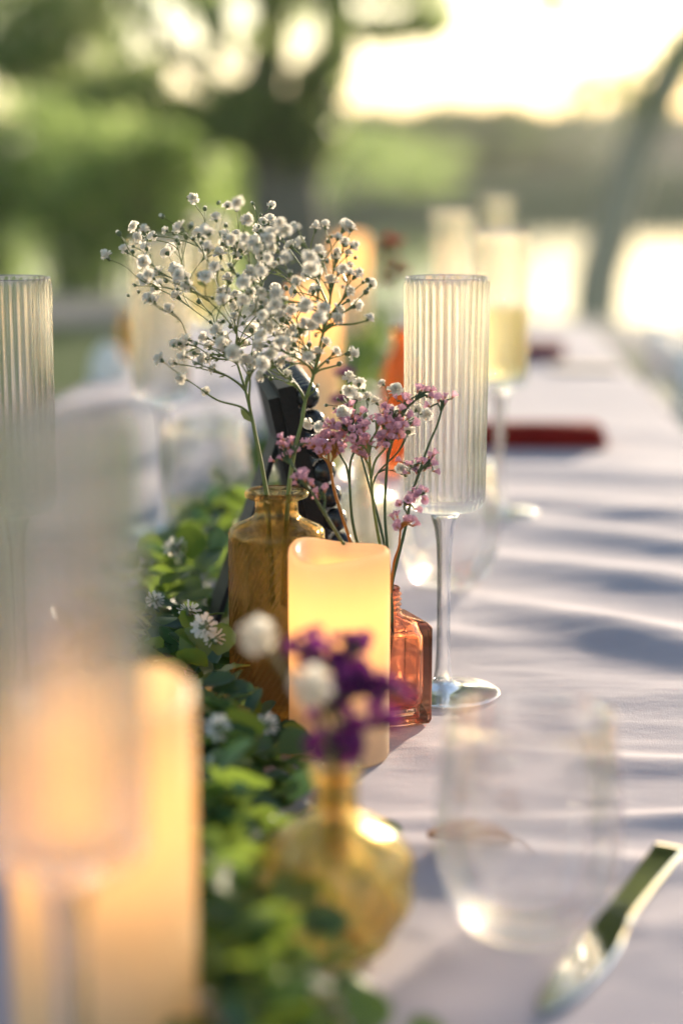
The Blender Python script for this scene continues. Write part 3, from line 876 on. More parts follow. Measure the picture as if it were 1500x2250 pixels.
def gyp_sprig(label, root_px, tips, seed, size=0.0038, budshare=0.26, thick=0.0012, fill=None, Z0=1.04, mt=None, leafat=None):
    rnd = random.Random(seed)
    base = at(*root_px[0])
    t = thing('babys_breath_sprig', base, label, 'flowers', 'sprigs of small white flowers')
    rp = [at(*p) - base for p in root_px]
    targets = [at(*p) - base for p in tips]
    if fill:
        for (cx, cy_, rx, ry, zr, n) in fill:
            for _ in range(n):
                while True:
                    a, b = rnd.uniform(-1, 1), rnd.uniform(-1, 1)
                    if a * a + b * b < 1: break
                targets.append(at(cx + a * rx, cy_ + b * ry, Z0 + rnd.uniform(-zr, zr)) - base)
    lines, dirs = grow(rp, targets, rnd)
    mb = MB()
    for pts, dep in lines:
        r = thick * (1.0 if dep == 0 else max(0.26, 0.62 ** dep))
        r1 = thick * 0.62 if dep == 0 else max(0.2, 0.55 ** (dep + 0.5)) * thick
        mb.tube(pts, r * (1.05 if dep else 1.25), r1, 6 if dep < 2 else 5, sub=5 if dep else 6)
    # little bracts at the nodes
    for pts, dep in lines[1:]:
        if rnd.random() < 0.30:
            p = pts[0]; d = (pts[1] - pts[0]).normalized(); s = d.cross(Vector((0.3, 1, 0.2))).normalized()
            l = rnd.uniform(0.004, 0.010)
            q = p + d * l * 0.6 + s * l * 0.55
            w = d.cross(s) * l * 0.14
            mb.add([p, p + (q - p) * 0.5 - w, q, p + (q - p) * 0.5 + w], [(0, 1, 2, 3)])
    if leafat:
        for (px, py, Z, tx, ty) in leafat:
            a = at(px, py, Z) - base; b = at(tx, ty, Z) - base; wv = Vector((0.0018, 0.0025, 0.0005))
            mb.add([a, a + (b - a) * 0.35 - wv, a + (b - a) * 0.7 - wv * 0.7, b, a + (b - a) * 0.7 + wv * 0.7, a + (b - a) * 0.35 + wv], [(0, 1, 2, 3), (0, 3, 4, 5)])
    mb.build('stem', mt or M['green_stem'], t)
    for i, (p, d) in enumerate(dirs):
        dd = (d + Vector((rnd.uniform(-.5, .5), rnd.uniform(-.5, .5), rnd.uniform(-.3, .5)))).normalized()
        if rnd.random() < budshare:
            s = rnd.uniform(0.0013, 0.0022)
            link('bud', BUD[i % 2], t, p + dd * s * 0.7, quat_to(dd, rnd.uniform(0, 6)), s)
        else:
            s = size * rnd.uniform(0.78, 1.15)
            link('flower', GYP[i % 5], t, p + dd * s * 0.7, quat_to(dd, rnd.uniform(0, 6)), (s * rnd.uniform(0.8, 1.1), s * rnd.uniform(0.75, 1.1), s * rnd.uniform(0.8, 1.25)))
        if rnd.random() < 0.35:      # a bud on a short side stalk
            q = p + Vector((rnd.uniform(-1, 1), rnd.uniform(-1, 1), rnd.uniform(-1.2, 0.6))) * 0.006
            link('bud', BUD[1], t, q, quat_to(dd, rnd.uniform(0, 6)), rnd.uniform(0.0010, 0.0017))
    return t

ZV = 1.045
gyp_sprig('wide left sprig of white flowers in the amber vase', 
    [(600, 1330, ZV), (590, 1130, ZV), (578, 1040, ZV), (562, 960, ZV), (553, 915, ZV), (540, 860, ZV + .005), (522, 800, ZV + .01)],
    [(457, 867, ZV), (407, 834, ZV - .01), (360, 795, ZV - .015), (410, 785, ZV - .01), (388, 800, ZV), (385, 761, ZV - .01), (419, 748, ZV - .01), (432, 800, ZV - .01),
     (503, 769, ZV + .01), (458, 744, ZV + .005), (379, 686, ZV), (332, 662, ZV - .015), (342, 668, ZV), (401, 627, ZV + .01), (300, 628, ZV + .02), (356, 604, ZV + .02),
     (322, 575, ZV + .03), (324, 550, ZV + .035), (240, 570, ZV + .02), (282, 556, ZV + .03), (265, 517, ZV + .03), (360, 478, ZV + .02), (300, 500, ZV + .04), (395, 505, ZV + .03), (428, 442, ZV + .05),
     (450, 463, ZV + .06), (440, 520, ZV + .02), (410, 525, ZV + .04), (485, 650, ZV + .01), (513, 568, ZV + .02), (482, 716, ZV), (455, 790, ZV), (475, 815, ZV + .0), (520, 465, ZV + .07), (557, 450, ZV + .07), (592, 458, ZV + .08),
     (496, 535, ZV + .03), (390, 598, ZV + .03), (470, 600, ZV + .05), (515, 705, ZV), (540, 800, ZV - .02)],
    31, fill=[(425, 575, 140, 100, .06, 38), (530, 540, 90, 90, .07, 38), (545, 710, 75, 100, .06, 36), (470, 760, 80, 60, .05, 12)], Z0=ZV + .02, leafat=[(552, 928, ZV, 528, 897)])
gyp_sprig('upright right sprig of white flowers in the amber vase',
    [(622, 1330, ZV - .004), (630, 1130, ZV - .004), (640, 1030, ZV - .004), (652, 970, ZV - .004), (663, 926, ZV - .004), (670, 884, ZV - .004), (689, 823, ZV - .004), (710, 730, ZV - .004), (719, 704, ZV)],
    [(736, 688, ZV), (773, 676, ZV), (801, 646, ZV), (811, 632, ZV), (806, 705, ZV - .01), (803, 618, ZV), (761, 648, ZV), (727, 630, ZV), (742, 604, ZV), (756, 543, ZV), (770, 509, ZV), (752, 508, ZV), (770, 545, ZV), (760, 565, ZV),
     (707, 567, ZV + .01), (714, 503, ZV), (692, 508, ZV), (739, 529, ZV - .01), (771, 592, ZV), (776, 612, ZV), (735, 561, ZV), (737, 575, ZV), (675, 572, ZV + .02), (640, 600, ZV - .03), (655, 625, ZV - .03), (700, 640, ZV - .02), (678, 670, ZV - .03),
     (690, 715, ZV - .03), (705, 700, ZV - .035), (735, 705, ZV - .02), (680, 762, ZV), (710, 762, ZV - .005), (728, 782, ZV), (761, 778, ZV), (742, 803, ZV), (696, 848, ZV - .015), (640, 690, ZV - .02), (615, 650, ZV - .02), (610, 590, ZV + .0),
     (645, 545, ZV + .03), (600, 520, ZV + .04), (570, 640, ZV), (590, 700, ZV - .01), (560, 625, ZV - .01), (585, 760, ZV - .02), (620, 770, ZV - .01), (640, 830, ZV - .01), (600, 800, ZV + .01), (650, 760, ZV)],
    32, fill=[(620, 600, 75, 120, .06, 42), (625, 750, 80, 90, .05, 42), (740, 620, 60, 90, .03, 10)], Z0=ZV)
ZC = 1.055
gyp_sprig('low sprig of white flowers in the coral bottle behind the pink ones',
    [(853, 1420, 1.046), (856, 1300, 1.046), (845, 1200, ZC + .01), (815, 1080, ZC + .03), (790, 990, ZC + .04)],
    [(766, 842, ZC), (768, 865, ZC), (760, 912, ZC), (705, 940, ZC - .01), (690, 930, ZC), (780, 885, ZC + .05), (810, 880, ZC + .06), (845, 848, ZC + .05), (865, 865, ZC + .05), (830, 890, ZC + .06), (800, 915, ZC + .06),
     (910, 905, ZC + .04), (925, 912, ZC + .03), (895, 955, ZC + .03), (745, 880, ZC + .05), (800, 860, ZC + .06), (875, 1030, ZC), (888, 1045, ZC), (720, 890, ZC + .05), (850, 905, ZC + .06), (788, 850, ZC + .07)],
    33, size=0.0040, budshare=0.2, mt=M['dark_stem'], thick=0.0010)

def statice(label, root_px, heads, seed, meshes, stem, size=0.0023, per=9, spread=0.0046, thick=0.0011):
    rnd = random.Random(seed)
    base = at(*root_px[0])
    t = thing('statice_sprig', base, label, 'flowers', 'sprigs of dried statice')
    rp = [at(*p) - base for p in root_px]
    lines, dirs = grow(rp, [at(*p) - base for p in heads], rnd, bias=0.7, back=0.3)
    mb = MB()
    for pts, dep in lines:
        mb.tube(pts, thick * (1 if dep == 0 else 0.72), thick * (0.75 if dep == 0 else 0.5), 6, sub=6)
    for i, (p, d) in enumerate(dirs):
        n = per + rnd.randint(-1, 2)
        for k in range(n):
            off = Vector((rnd.gauss(0, 1), rnd.gauss(0, 1), rnd.gauss(0, 0.55))) * spread * 0.75
            dd = (d * 0.9 + off / spread * 0.8 + Vector((0, 0, 0.4))).normalized()
            q = p + off + dd * 0.002
            mb.tube([p - d * 0.006, p + off * 0.4, q - dd * size * 1.3], thick * 0.5, thick * 0.45, 5, sub=2)
            link('floret', meshes[(i + k) % len(meshes)], t, q, quat_to(dd, rnd.uniform(0, 6)), size * rnd.uniform(0.75, 1.2))
    mb.build('stem', stem, t)
    return t
NK = (858, 1308, 1.046)
BT = (848, 1470, 1.046)
statice('right sprig of pink dried flowers leaning over the flute', [BT, NK, (868, 1250, 1.046), (890, 1160, 1.05), (905, 1085, 1.05), (920, 1040, 1.05)],
    [(974, 882, 1.05), (944, 1014, 1.05), (903, 1022, 1.05), (930, 1085, 1.035), (893, 1098, 1.035)], 1, PINK, M['dark_stem'], per=7)
statice('tall sprig of pink dried flowers right of the amber vase', [BT, NK, (853, 1230, 1.05), (845, 1120, 1.06), (850, 1020, 1.06)],
    [(926, 864, 1.06), (888, 885, 1.065), (863, 903, 1.05), (884, 930, 1.05), (853, 970, 1.045)], 2, PINK, M['dark_stem'], per=9)
statice('middle sprig of pink dried flowers above the candle', [BT, NK, (835, 1200, 1.05), (820, 1110, 1.05), (815, 1050, 1.05)],
    [(830, 925, 1.045), (845, 940, 1.05), (808, 980, 1.045), (800, 990, 1.05), (865, 960, 1.05)], 3, PINK, M['green_stem'], per=9)
statice('dense sprig of pink dried flowers between vase and candle', [BT, NK, (800, 1230, 1.05), (775, 1150, 1.05), (768, 1060, 1.05)],
    [(754, 930, 1.05), (770, 945, 1.045), (786, 942, 1.05), (728, 960, 1.045), (740, 970, 1.05), (765, 915, 1.06)], 4, PINK, M['dark_stem'], per=9)
statice('orange-stemmed sprig of dried flowers beside the amber vase lip', [BT, NK, (790, 1240, 1.04), (760, 1160, 1.04), (735, 1080, 1.04), (728, 1040, 1.04)],
    [(700, 985, 1.035), (712, 975, 1.04), (880, 1150, 1.02), (735, 985, 1.04)], 5, PINK, M['orange_stem'], per=8)
statice('low sprig of pink dried flowers over the amber vase mouth', [BT, NK, (780, 1230, 1.02), (720, 1140, 1.01), (690, 1090, 1.005)],
    [(666, 1056, 1.0), (628, 985, 1.02), (645, 975, 1.02), (708, 1080, 1.01), (624, 1003, 1.02)], 6, PINK, M['dark_stem'], per=7, size=0.0021)
# foreground purple flowers in the golden vase
NG = (737, 1700, 0.735)
BG = (742, 1840, 0.735)
statice('blurred deep purple dried flowers in the golden foreground vase', [BG, NG, (742, 1660, .735), (735, 1600, .735)],
    [(735, 1500, .73), (755, 1530, .735), (720, 1545, .74), (815, 1510, .735), (830, 1520, .73), (700, 1450, .745), (672, 1418, .74), (780, 1412, .75), (745, 1640, .72), (720, 1650, .725), (765, 1590, .73), (740, 1460, .74), (820, 1590, .74), (770, 1490, .735)], 7, PURP, M['dark_stem'], size=0.0034, per=9, spread=0.0052)
def globe_flower(label, pts, r, seed):
    rnd = random.Random(seed); base = at(*pts[0])
    t = thing('white_globe_flower', base, label, 'flowers', 'white globe flowers in the foreground vase')
    P_ = [at(*p) - base for p in pts]
    mb = MB(); mb.tube(P_, 0.0012, 0.0009, 6, sub=5)
    d = (P_[-1] - P_[-2]).normalized()
    mb.build('stem', M['dark_stem'], t)
    hb = MB()
    for k in range(90):
        z = 1 - 2 * (k + 0.5) / 90; a = k * 2.39996; q = math.sqrt(1 - z * z)
        n = Vector((q * math.cos(a), q * math.sin(a), z)); s = n.cross(Vector((0.2, 0.3, 1))).normalized(); u = n.cross(s)
        b = n * r * 0.55; e = n * r * rnd.uniform(0.9, 1.08)
        w_ = r * 0.2
        hb.add([b - s * w_ * 0.5, b + s * w_ * 0.5, e + s * w_ + u * rnd.uniform(-1, 1) * w_, e - s * w_ + u * rnd.uniform(-1, 1) * w_], [(0, 1, 2, 3)])
    hb.lathe([(0, -r * 0.6), (r * 0.42, -r * 0.42), (r * 0.6, 0), (r * 0.42, r * 0.42), (0, r * 0.6)], 12)
    hb.build('flower_head', M['white_petal'], t, P_[-1])
globe_flower('blurred white globe flower left of the purple ones', [BG, NG, (715, 1620, .74), (640, 1500, .745), (566, 1396, .745)], 0.0080, 1)
globe_flower('large blurred white globe flower before the centre candle', [BG, NG, (728, 1630, .73), (705, 1570, .715), (684, 1508, .705)], 0.0086, 2)
# far flowers
statice('dark purple blurred flowers behind the pink sprigs', [(800, 1190, 1.52), (798, 1100, 1.52), (785, 1000, 1.52), (775, 950, 1.52)],
    [(757, 825, 1.5), (778, 925, 1.5), (748, 880, 1.5)], 8, PURP, M['dark_stem'], size=0.004, per=6, spread=0.004)
statice('dark red-brown blurred flowers in the orange bottle', [(882, 900, 1.92), (880, 700, 1.92), (872, 640, 1.92)],
    [(850, 560, 1.92), (865, 590, 1.92), (845, 620, 1.9), (875, 540, 1.94), (890, 600, 1.92), (860, 530, 1.92)], 9, RUST, M['dark_stem'], size=0.0045, per=6, spread=0.006)

# ================================================================== BEADED FRAME
def beaded_frame():
    # faces the right side of the table and leans back to the left; we see its narrow side
    foot = at(775, 1500, 1.135); foot.z = TOP
    t = thing('beaded_frame', foot, 'black beaded sign frame on an easel leg behind the amber vase', 'sign frame', rz=R(9))
    lean = math.atan2(0.040, 0.18)
    H, Wd = 0.186, 0.135           # height along the lean, width away from the camera
    def Q(u, y, n):  # u up along the frame, n out of its face (to the right)
        return Vector((-math.sin(lean) * u + math.cos(lean) * n, y, math.cos(lean) * u + math.sin(lean) * n + 0.007))
    def slab(mb, u0, u1, y0, y1, n0, n1):
        vs = [Q(u, y, n) for n in (n0, n1) for (u, y) in ((u0, y0), (u1, y0), (u1, y1), (u0, y1))]
        mb.add(vs, [(0, 1, 2, 3), (7, 6, 5, 4), (0, 4, 5, 1), (1, 5, 6, 2), (2, 6, 7, 3), (3, 7, 4, 0)])
    mb = MB(); slab(mb, 0.004, H - 0.006, 0.006, Wd - 0.006, -0.013, -0.002); mb.build('backing_board', M['black_wood'], t, smoothed=False)
    rails = []
    for (u0, u1, y0, y1) in [(0.0, 0.018, 0, Wd), (H - 0.018, H, 0, Wd), (0.018, H - 0.018, 0, 0.016), (0.018, H - 0.018, Wd - 0.016, Wd)]:
        mb = MB(); slab(mb, u0, u1, y0, y1, -0.006, 0.004); rails.append(mb.build('frame_rail', M['black_wood'], t, smoothed=False))
    mb = MB(); slab(mb, 0.020, H - 0.020, 0.017, Wd - 0.017, -0.0015, 0.0005); mb.build('sign_panel', M['black_wood'], t, smoothed=False)
    sph = MB()
    rr = 0.0078
    sph.lathe([(rr * math.sin(math.pi * k / 8), -rr * math.cos(math.pi * k / 8)) for k in range(9)], 14)
    sm = sph.mesh('bead', M['black'])
    st = 0.0158
    nu = int((H - 0.008) / st) + 1; ny = int(Wd / st) + 1
    for i in range(nu):
        for y in (0.003, Wd - 0.003): link('bead', sm, rails[2] if y < 0.05 else rails[3], Q(0.003 + st * i, y, 0.0105))
    for j in range(1, ny - 1):
        for u in (0.003, 0.003 + st * (nu - 1)): link('bead', sm, rails[0] if u < 0.05 else rails[1], Q(u, 0.003 + (Wd - 0.006) * j / (ny - 1), 0.0105))
    # easel leg
    mb = MB()
    a = Q(H * 0.80, Wd * 0.25, -0.013); b = Vector((-0.098, Wd * 0.12, 0.002)); wv = Vector((0, 0.045, 0)); th = Vector((0.004, 0, 0.0015))
    vs = [a, a + wv, b + wv * 1.6, b, a + th, a + wv + th, b + wv * 1.6 + th, b + th]
    mb.add(vs, [(0, 1, 2, 3), (7, 6, 5, 4), (0, 4, 5, 1), (1, 5, 6, 2), (2, 6, 7, 3), (3, 7, 4, 0)]); mb.build('easel_leg', M['black_wood'], t, smoothed=False)
beaded_frame()

# ================================================================== GARLAND
PATH = [Vector(p) for p in [(-0.035, 0.45, 0), (-0.055, 0.60, 0), (-0.082, 0.72, 0), (-0.098, 0.84, 0), (-0.108, 0.93, 0), (-0.148, 1.03, 0), (-0.165, 1.13, 0), (-0.178, 1.25, 0), (-0.172, 1.45, 0), (-0.165, 1.65, 0),
        (-0.150, 1.90, 0), (-0.120, 2.15, 0), (-0.105, 2.4, 0), (-0.09, 2.7, 0), (-0.10, 3.1, 0), (-0.10, 3.4, 0)]]
def garland():
    rnd = random.Random(77)
    base = Vector((-0.1, 0.5, TOP))
    t = thing('greenery_garland', base, 'leafy green garland with small white blossoms running down the table', 'garland')
    sp = smooth(PATH, 10)
    vine = MB()
    for k in range(3):
        pts = [p + Vector((rnd.uniform(-.012, .012), 0, 0.006 + 0.010 * (1 + math.sin(p.y * (19 + 6 * k) + k * 2)) + TOP)) - base for p in sp[::3]]
        vine.tube(pts, 0.0016, 0.0014, 6, sub=4)
    # curly tendrils
    for k in range(26):
        p = sp[int(rnd.random() ** 1.5 * (len(sp) - 40)) + 12]
        c = Vector((p.x + rnd.uniform(-.03, .04), p.y, TOP + rnd.uniform(0.02, 0.05))) - base
        a0 = rnd.uniform(0, 6.28); L = rnd.uniform(0.02, 0.045); dx = Vector((rnd.uniform(-1, 1), rnd.uniform(-.6, .6), rnd.uniform(-.2, .8))).normalized()
        vine.tube([c + dx * L * q + Vector((math.cos(a0 + 5 * q), 0, math.sin(a0 + 5 * q))) * 0.006 * q for q in (0, .25, .5, .75, 1)], 0.0009, 0.0006, 5, sub=4)
    vine.build('vine', M['vine'], t)
    # leaf shapes: rounded, cupped, with a fold along the midrib
    def leaf_mesh(seed, mt, ratio):
        r = random.Random(seed); mb = MB()
        st = [0.0, 0.18, 0.42, 0.68, 0.9, 1.0]; wd = [0.03, 0.30, 0.48, 0.47, 0.26, 0.02]
        vs = []; bend = r.uniform(-0.35, 0.25); cup = r.uniform(0.1, 0.3)
        for s_, w_ in zip(st, wd):
            z = bend * s_ * s_
            vs += [(-w_ * ratio, s_, z + cup * w_), (0, s_, z), (w_ * ratio, s_, z + cup * w_)]
        fs = []
        for i in range(5):
            fs += [(3 * i, 3 * i + 1, 3 * i + 4, 3 * i + 3), (3 * i + 1, 3 * i + 2, 3 * i + 5, 3 * i + 4)]
        mb.add(vs, fs)
        return mb
    kinds = []
    for i in range(6):
        kinds.append((leaf_mesh(i, None, (1.0, 0.85, 0.62)[i % 3]), M['garland_leaf'] if i % 3 != 2 else M['garland_dark']))
    meshes = [m.mesh('leaf', mt) for m, mt in kinds]
    spots = []
    for i in range(2300):
        q = rnd.random() ** 1.25 * (len(sp) - 1); k = int(q); p = sp[k].lerp(sp[min(k + 1, len(sp) - 1)], q - k)
        wdt = 0.030 if p.y < 1.0 else 0.034
        if p.y < 0.70: wdt = 0.028
        h = rnd.random()
        off = rnd.gauss(0, 1) * wdt * (1 - 0.45 * h)
        z = 0.004 + (0.050 if p.y < 2 else 0.062) * h * max(0.25, 1 - abs(off) / 0.075)
        pos = Vector((p.x + off, p.y + rnd.uniform(-.012, .012), TOP + z))
        bad = False
        for (sx, sy, r) in list(STAND.values()):
            if math.hypot(pos.x - sx, pos.y - sy) < r + (0.016 if sy < 0.8 else 0.004): bad = True
        if bad: continue
        # keep the near glass and candle free
        if (pos - at(128, 1200, 0.538)).xy.length < 0.038 or (pos - at(208, 1200, 0.622)).xy.length < 0.040: continue
        yaw = rnd.uniform(0, 6.28); pitch = rnd.uniform(-0.5, 0.9); roll = rnd.uniform(-0.7, 0.7)
        size = rnd.uniform(0.014, 0.024)
        spots.append((pos, (pitch, roll, yaw), size, rnd.randrange(6)))
    # sharp leaves around the little white blossom left of the vase
    for (px, py, Z, rot, s, k) in [(480, 1440, 1.0, (1.2, 0.2, 0.4), .018, 0), (455, 1465, 1.0, (0.5, 0.5, 2.4), .020, 0), (440, 1430, 1.01, (1.0, -.3, 1.6), .018, 1), (485, 1480, .99, (0.3, -.2, -1.0), .018, 3), (410, 1470, 1.0, (0.6, 0.3, 2.2), .020, 1),
                                   (430, 1400, 1.04, (0.8, 0.1, .9), .018, 0), (420, 1230, 1.20, (.9, .2, .6), .024, 0), (450, 1260, 1.2, (.8, -.3, -.5), .024, 3), (400, 1270, 1.2, (.4, .4, 1.4), .024, 1), (470, 1230, 1.22, (1.1, .1, -.2), .022, 2), (520, 1130, 1.5, (.8, 0, 0), .026, 0), (545, 1110, 1.5, (.6, .4, .9), .026, 3)]:
        spots.append((at(px, py, Z), rot, s, k))
    order = sorted(range(len(spots)), key=lambda i: -(spots[i][2] / spots[i][0].y + (10 if i >= len(spots) - 12 else 0)))
    rest = MB()
    for rank, i in enumerate(order):
        pos, rot, size, k = spots[i]
        if rank < 298: link('leaf', meshes[k], t, pos - base, rot, size)
        else:
            from mathutils import Euler
            mt = Matrix.Translation(pos - base) @ Euler(rot).to_matrix().to_4x4() @ Matrix.Scale(size, 4)
            rest.add([mt @ Vector(v) for v in kinds[k][0].v], kinds[k][0].f, 0 if k % 3 != 2 else 1)
    tag(rest.build('foliage', [M['garland_leaf'], M['garland_dark']], t), kind='stuff')
    # clover-like blossoms
    def clover(seed):
        r = random.Random(seed); mb = MB()
        for k in range(34):
            z = 1 - 1.7 * (k + 0.5) / 34; a = k * 2.4; q = math.sqrt(max(0, 1 - z * z))
            n = Vector((q * math.cos(a), q * math.sin(a), z)); s = n.cross(Vector((0.1, 0.2, 1))).normalized()
            b = n * 0.4; e = n * r.uniform(0.85, 1.1); w_ = 0.2
            u = n.cross(s) * r.uniform(-0.1, 0.1)
            mb.add([b - s * w_ * 0.4, b + s * w_ * 0.4, e + s * w_, e * 1.06 + u, e - s * w_], [(0, 1, 2, 3, 4)])
        mb.lathe([(0, -0.7), (0.35, -0.4), (0.48, 0.1), (0.3, 0.45), (0, 0.55)], 8, mi=1)
        return mb.mesh('blossom', [M['white_petal'], M['calyx']])
    cm = [clover(i) for i in range(2)]
    for (px, py, Z, s) in [(450, 1378, 1.0, .0075), (472, 1402, 1.0, .0058), (415, 1345, 1.05, .0068), (340, 1320, 1.12, .006), (585, 1595, .90, .0065), (480, 1600, .86, .0065), (385, 1205, 1.2, .008), (660, 2210, .66, .009), (455, 1690, .84, .006)]:
        link('blossom', cm[int(px) % 2], t, at(px, py, Z) - base, (hsh(px) - .5, hsh(py) - .5 - 0.3, hsh(px, py) * 6), s)
garland()

# ================================================================== SMALL THINGS ON THE TABLE
def knife():
    d0, _ = ray(1190, 2216); d1, _ = ray(1465, 1872)
    a = CAM + d0 * ((TOP + 0.004 - CAM.z) / d0.z); b = CAM + d1 * ((TOP + 0.004 - CAM.z) / d1.z)
    ax = (b - a); L = ax.length; rz = math.atan2(ax.y, ax.x)
    t = thing('table_knife', Vector((a.x, a.y, TOP + cloth_h(a.x, a.y) + 0.0025)), 'polished steel table knife lying at the lower right', 'knife', rz=rz)
    # local x along the knife from tip to handle end; -y is the cutting side (right)
    st = [(0.000, 0.001, -0.0005, .0004), (0.006, 0.004, -0.004, .0008), (0.018, 0.0062, -0.0080, .0012), (0.036, 0.0075, -0.0105, .0016), (0.055, 0.0080, -0.0112, .0018), (0.070, 0.0080, -0.0106, .0022), (0.082, 0.0076, -0.0090, .0028), (0.094, 0.0072, -0.0074, .0034)]
    hd = [(0.094, 0.0072, -0.0074, .0034), (0.11, 0.0068, -0.0064, .0040), (0.14, 0.0068, -0.0066, .0042), (0.17, 0.0074, -0.0072, .0042), (0.184, 0.0078, -0.0076, .0040), (0.187, 0.0070, -0.0068, .0030)]
    def sect(mb, rows, edge):
        vs = []; n = 8
        for (x, y1, y0, th) in rows:
            e = edge * (y1 - y0)
            mid = (y0 + y1) / 2
            vs += [(x, y1, 0), (x, y1 - 0.0008, th * 0.5), (x, mid, th * 0.5), (x, y0 + e, th * 0.5), (x, y0, 0.0), (x, y0 + e, -th * 0.5), (x, mid, -th * 0.5), (x, y1 - 0.0008, -th * 0.5)]
        fs = []
        for i in range(len(rows) - 1):
            for j in range(n):
                k = (j + 1) % n; fs.append((i * n + j, (i + 1) * n + j, (i + 1) * n + k, i * n + k))
        fs.append(tuple(range(n))); fs.append(tuple((len(rows) - 1) * n + j for j in range(n - 1, -1, -1)))
        mb.add(vs, fs)
    mb = MB(); sect(mb, st, 0.07); o = mb.build('blade', M['steel'], t, smoothed=False)
    mb = MB(); sect(mb, hd, 0.10); o2 = mb.build('handle', M['steel'], t, smoothed=False)
    t.rotation_euler = (R(1.5), R(-0.5), rz)
knife()

def dry_leaf():
    p = at(1030, 1885, 0.845); z = TOP + cloth_h(p.x, p.y)
    mb = MB(); st = [0, .2, .45, .7, .9, 1.0]; wd = [.02, .2, .30, .26, .12, .01]; vs = []
    for s_, w_ in zip(st, wd):
        zz = 0.005 + 0.014 * (s_ - 0.4) ** 2
        vs += [((s_ - .5) * 0.042, -w_ * 0.034, zz + 0.006 * w_ / 0.3), ((s_ - .5) * 0.042, 0.002 * math.sin(s_ * 5), zz - 0.003), ((s_ - .5) * 0.042, w_ * 0.034, zz + 0.008 * w_ / 0.3)]
    fs = []
    for i in range(5): fs += [(3 * i, 3 * i + 1, 3 * i + 4, 3 * i + 3), (3 * i + 1, 3 * i + 2, 3 * i + 5, 3 * i + 4)]
    mb.add(vs, fs)
    mb.tube([(0.021, 0, 0.010), (0.027, 0.001, 0.007), (0.032, 0.0, 0.001)], 0.0006, 0.0005, 5)
    o = mb.build('fallen_leaf', M['dry_leaf'], None, Vector((p.x, p.y, z - 0.002)))
    o.rotation_euler = (0, 0, R(-18))
    tag(o, 'curled brown fallen leaf on the cloth behind the stemless glass', 'leaf')
dry_leaf()

def napkin(loc, sx, sy, h, rz, label, mt):
    t = thing('folded_napkin', loc, label, 'napkin', 'folded napkins at the place settings', rz)
    layers = 3
    for k in range(layers):
        mb = MB(); n = 14; vs = []
        z0 = h * k / layers; z1 = h * (k + 0.9) / layers
        out = rrect(sx / 2 * (1 - 0.03 * k), sy / 2 * (1 - 0.04 * k), 0.012, 5)
        m_ = len(out)
        for (q, z) in ((0.97, z0), (1.0, z0 + (z1 - z0) * 0.3), (1.0, z0 + (z1 - z0) * 0.7), (0.95, z1)):
            vs += [(x * q, y * q, z + 0.0016 * math.sin(x * 40 + k) + 0.0012 * math.sin(y * 55 + k)) for x, y in out]
        c = len(vs); vs.append((0, 0, z1 + 0.0015)); vs.append((0, 0, z0))
        fs = []
        for i in range(3):
            for j in range(m_):
                j2 = (j + 1) % m_; fs.append((i * m_ + j, i * m_ + j2, (i + 1) * m_ + j2, (i + 1) * m_ + j))
        for j in range(m_):
            fs.append((3 * m_ + j, 3 * m_ + (j + 1) % m_, c)); fs.append(((j + 1) % m_, j, c + 1))
        mb.add(vs, fs); mb.build('fold', mt, t)
napkin(on_table(1185, 2.10) + Vector((-0.005, 0, 0.001)), 0.155, 0.07, 0.024, R(3), 'dark red folded napkin on the right, nearer of the two', M['red_cloth'])
napkin(on_table(1175, 3.0) + Vector((0, 0, 0.001)), 0.085, 0.05, 0.024, R(-4), 'small dark red napkin farther down on the right', M['red_cloth'])
def crumpled(loc, label):
    rnd = random.Random(4); mb = MB(); n = 20; m_ = 10; vs = []
    for j in range(m_ + 1):
        v_ = j / m_
        for i in range(n):
            a = 2 * math.pi * i / n
            r = 0.046 * math.cos(v_ * 1.45) * (1 + 0.35 * noise.noise(Vector((math.cos(a) * 2, math.sin(a) * 2, v_ * 3))) + 0.12 * math.sin(5 * a + 4 * v_))
            vs.append((r * math.cos(a), r * math.sin(a), 0.085 * math.sin(v_ * 1.5) * (1 + 0.2 * noise.noise(Vector((math.cos(a), math.sin(a), 7))))))
    fs = [(j * n + i, j * n + (i + 1) % n, (j + 1) * n + (i + 1) % n, (j + 1) * n + i) for j in range(m_) for i in range(n)]
    fs.append(tuple(m_ * n + i for i in range(n)))
    mb.add(vs, fs); o = mb.build('crumpled_napkin', M['white_cloth'], None, loc)
    o.scale = (0.62, 0.62, 0.62)
    tag(o, label, 'napkin')
crumpled(on_table(250, 2.72), 'crumpled white cloth near the far left table edge')
bottle('amber_jar', on_table(300, 2.95), 'small blurred amber jar beside the crumpled white cloth', 0.022, 0.08, 0.014, M['amber'], 0.7)
mb = MB(); mb.box((-0.05, -0.035, 0), (0.05, 0.035, 0.003))
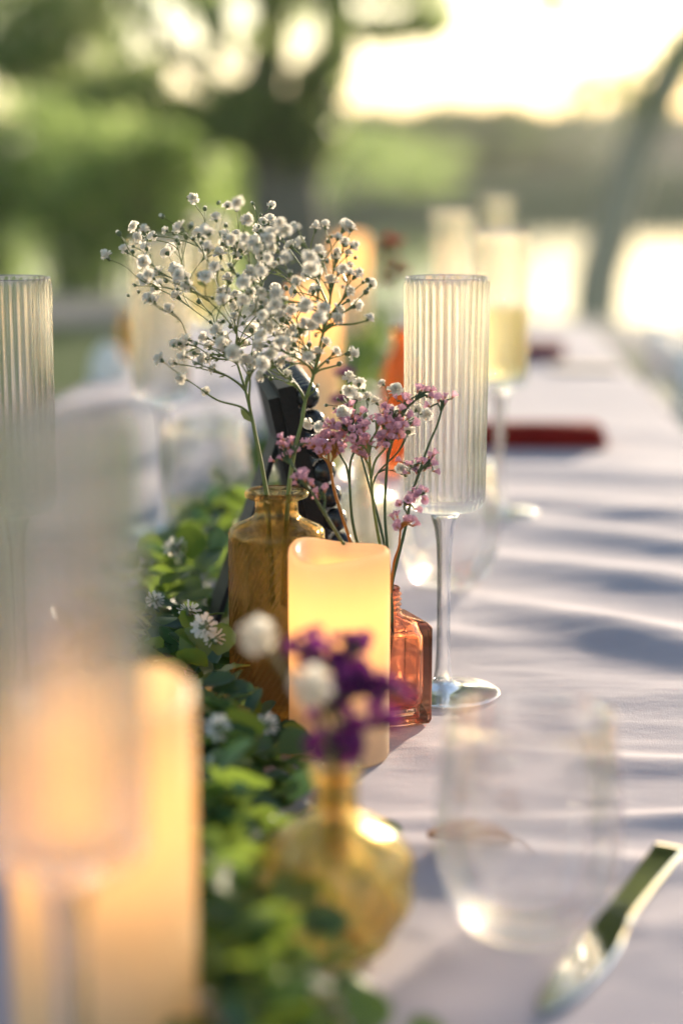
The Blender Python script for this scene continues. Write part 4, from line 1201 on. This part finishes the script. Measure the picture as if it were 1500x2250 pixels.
o = mb.build('menu_card', M['card'], None, on_table(1275, 2.85) + Vector((0, 0, 0.002)), smoothed=False); o.rotation_euler = (0, 0, R(5))
tag(o, 'plain cream card lying right of the far red napkin', 'card')

# ================================================================== CHAIRS
def chair(loc, rz, label):
    t = thing('folding_chair', loc, label, 'chair', None, rz)
    # local: faces +x (towards the table is -x after turning); seat centre at origin
    W2 = 0.21
    for sy in (-1, 1):
        mb = MB(); mb.tube([(0.20, sy * W2, 0), (-0.06, sy * W2, 0.36), (-0.115, sy * W2, 0.46), (-0.145, sy * W2, 0.78)], 0.014, n=8, sub=4); mb.build('back_post', M['white_paint'], t)
        mb = MB(); mb.tube([(-0.20, sy * (W2 - 0.03), 0), (0.17, sy * (W2 - 0.03), 0.43)], 0.013, n=8); mb.build('leg', M['white_paint'], t)
    mb = MB(); mb.box((-0.10, -W2 + 0.04, 0.435), (0.20, W2 - 0.04, 0.455)); mb.build('seat', M['white_paint'], t, smoothed=False)
    for (z, x) in ((0.56, -0.125), (0.65, -0.133), (0.74, -0.142)):
        mb = MB(); mb.box((x - 0.008, -W2 + 0.012, z - 0.030), (x + 0.008, W2 - 0.012, z + 0.030)); mb.build('back_slat', M['white_paint'], t, smoothed=False)
    for z, x in ((0.14, 0.10), (0.2, -0.03)):
        mb = MB(); mb.tube([(x, -W2 + 0.02, z), (x, W2 - 0.02, z)], 0.009, n=8); mb.build('stretcher', M['white_paint'], t)
chair(Vector((0.255, 3.08, 0)), math.pi, 'white folding chair drawn up to the right side of the table')

# ================================================================== AIR
def haze():
    mb = MB(); mb.box((-705, -205, -6.0), (705, 905, 36.0))
    m, t, out = mat('evening_haze')
    v = N(t, 'ShaderNodeVolumePrincipled'); v.inputs['Color'].default_value = (0.95, 0.93, 0.88, 1)
    v.inputs['Density'].default_value = 0.0009; v.inputs['Anisotropy'].default_value = 0.25
    t.links.new(v.outputs[0], out.inputs['Volume'])
    tag(mb.build('haze', m, smoothed=False), kind='stuff')
haze()
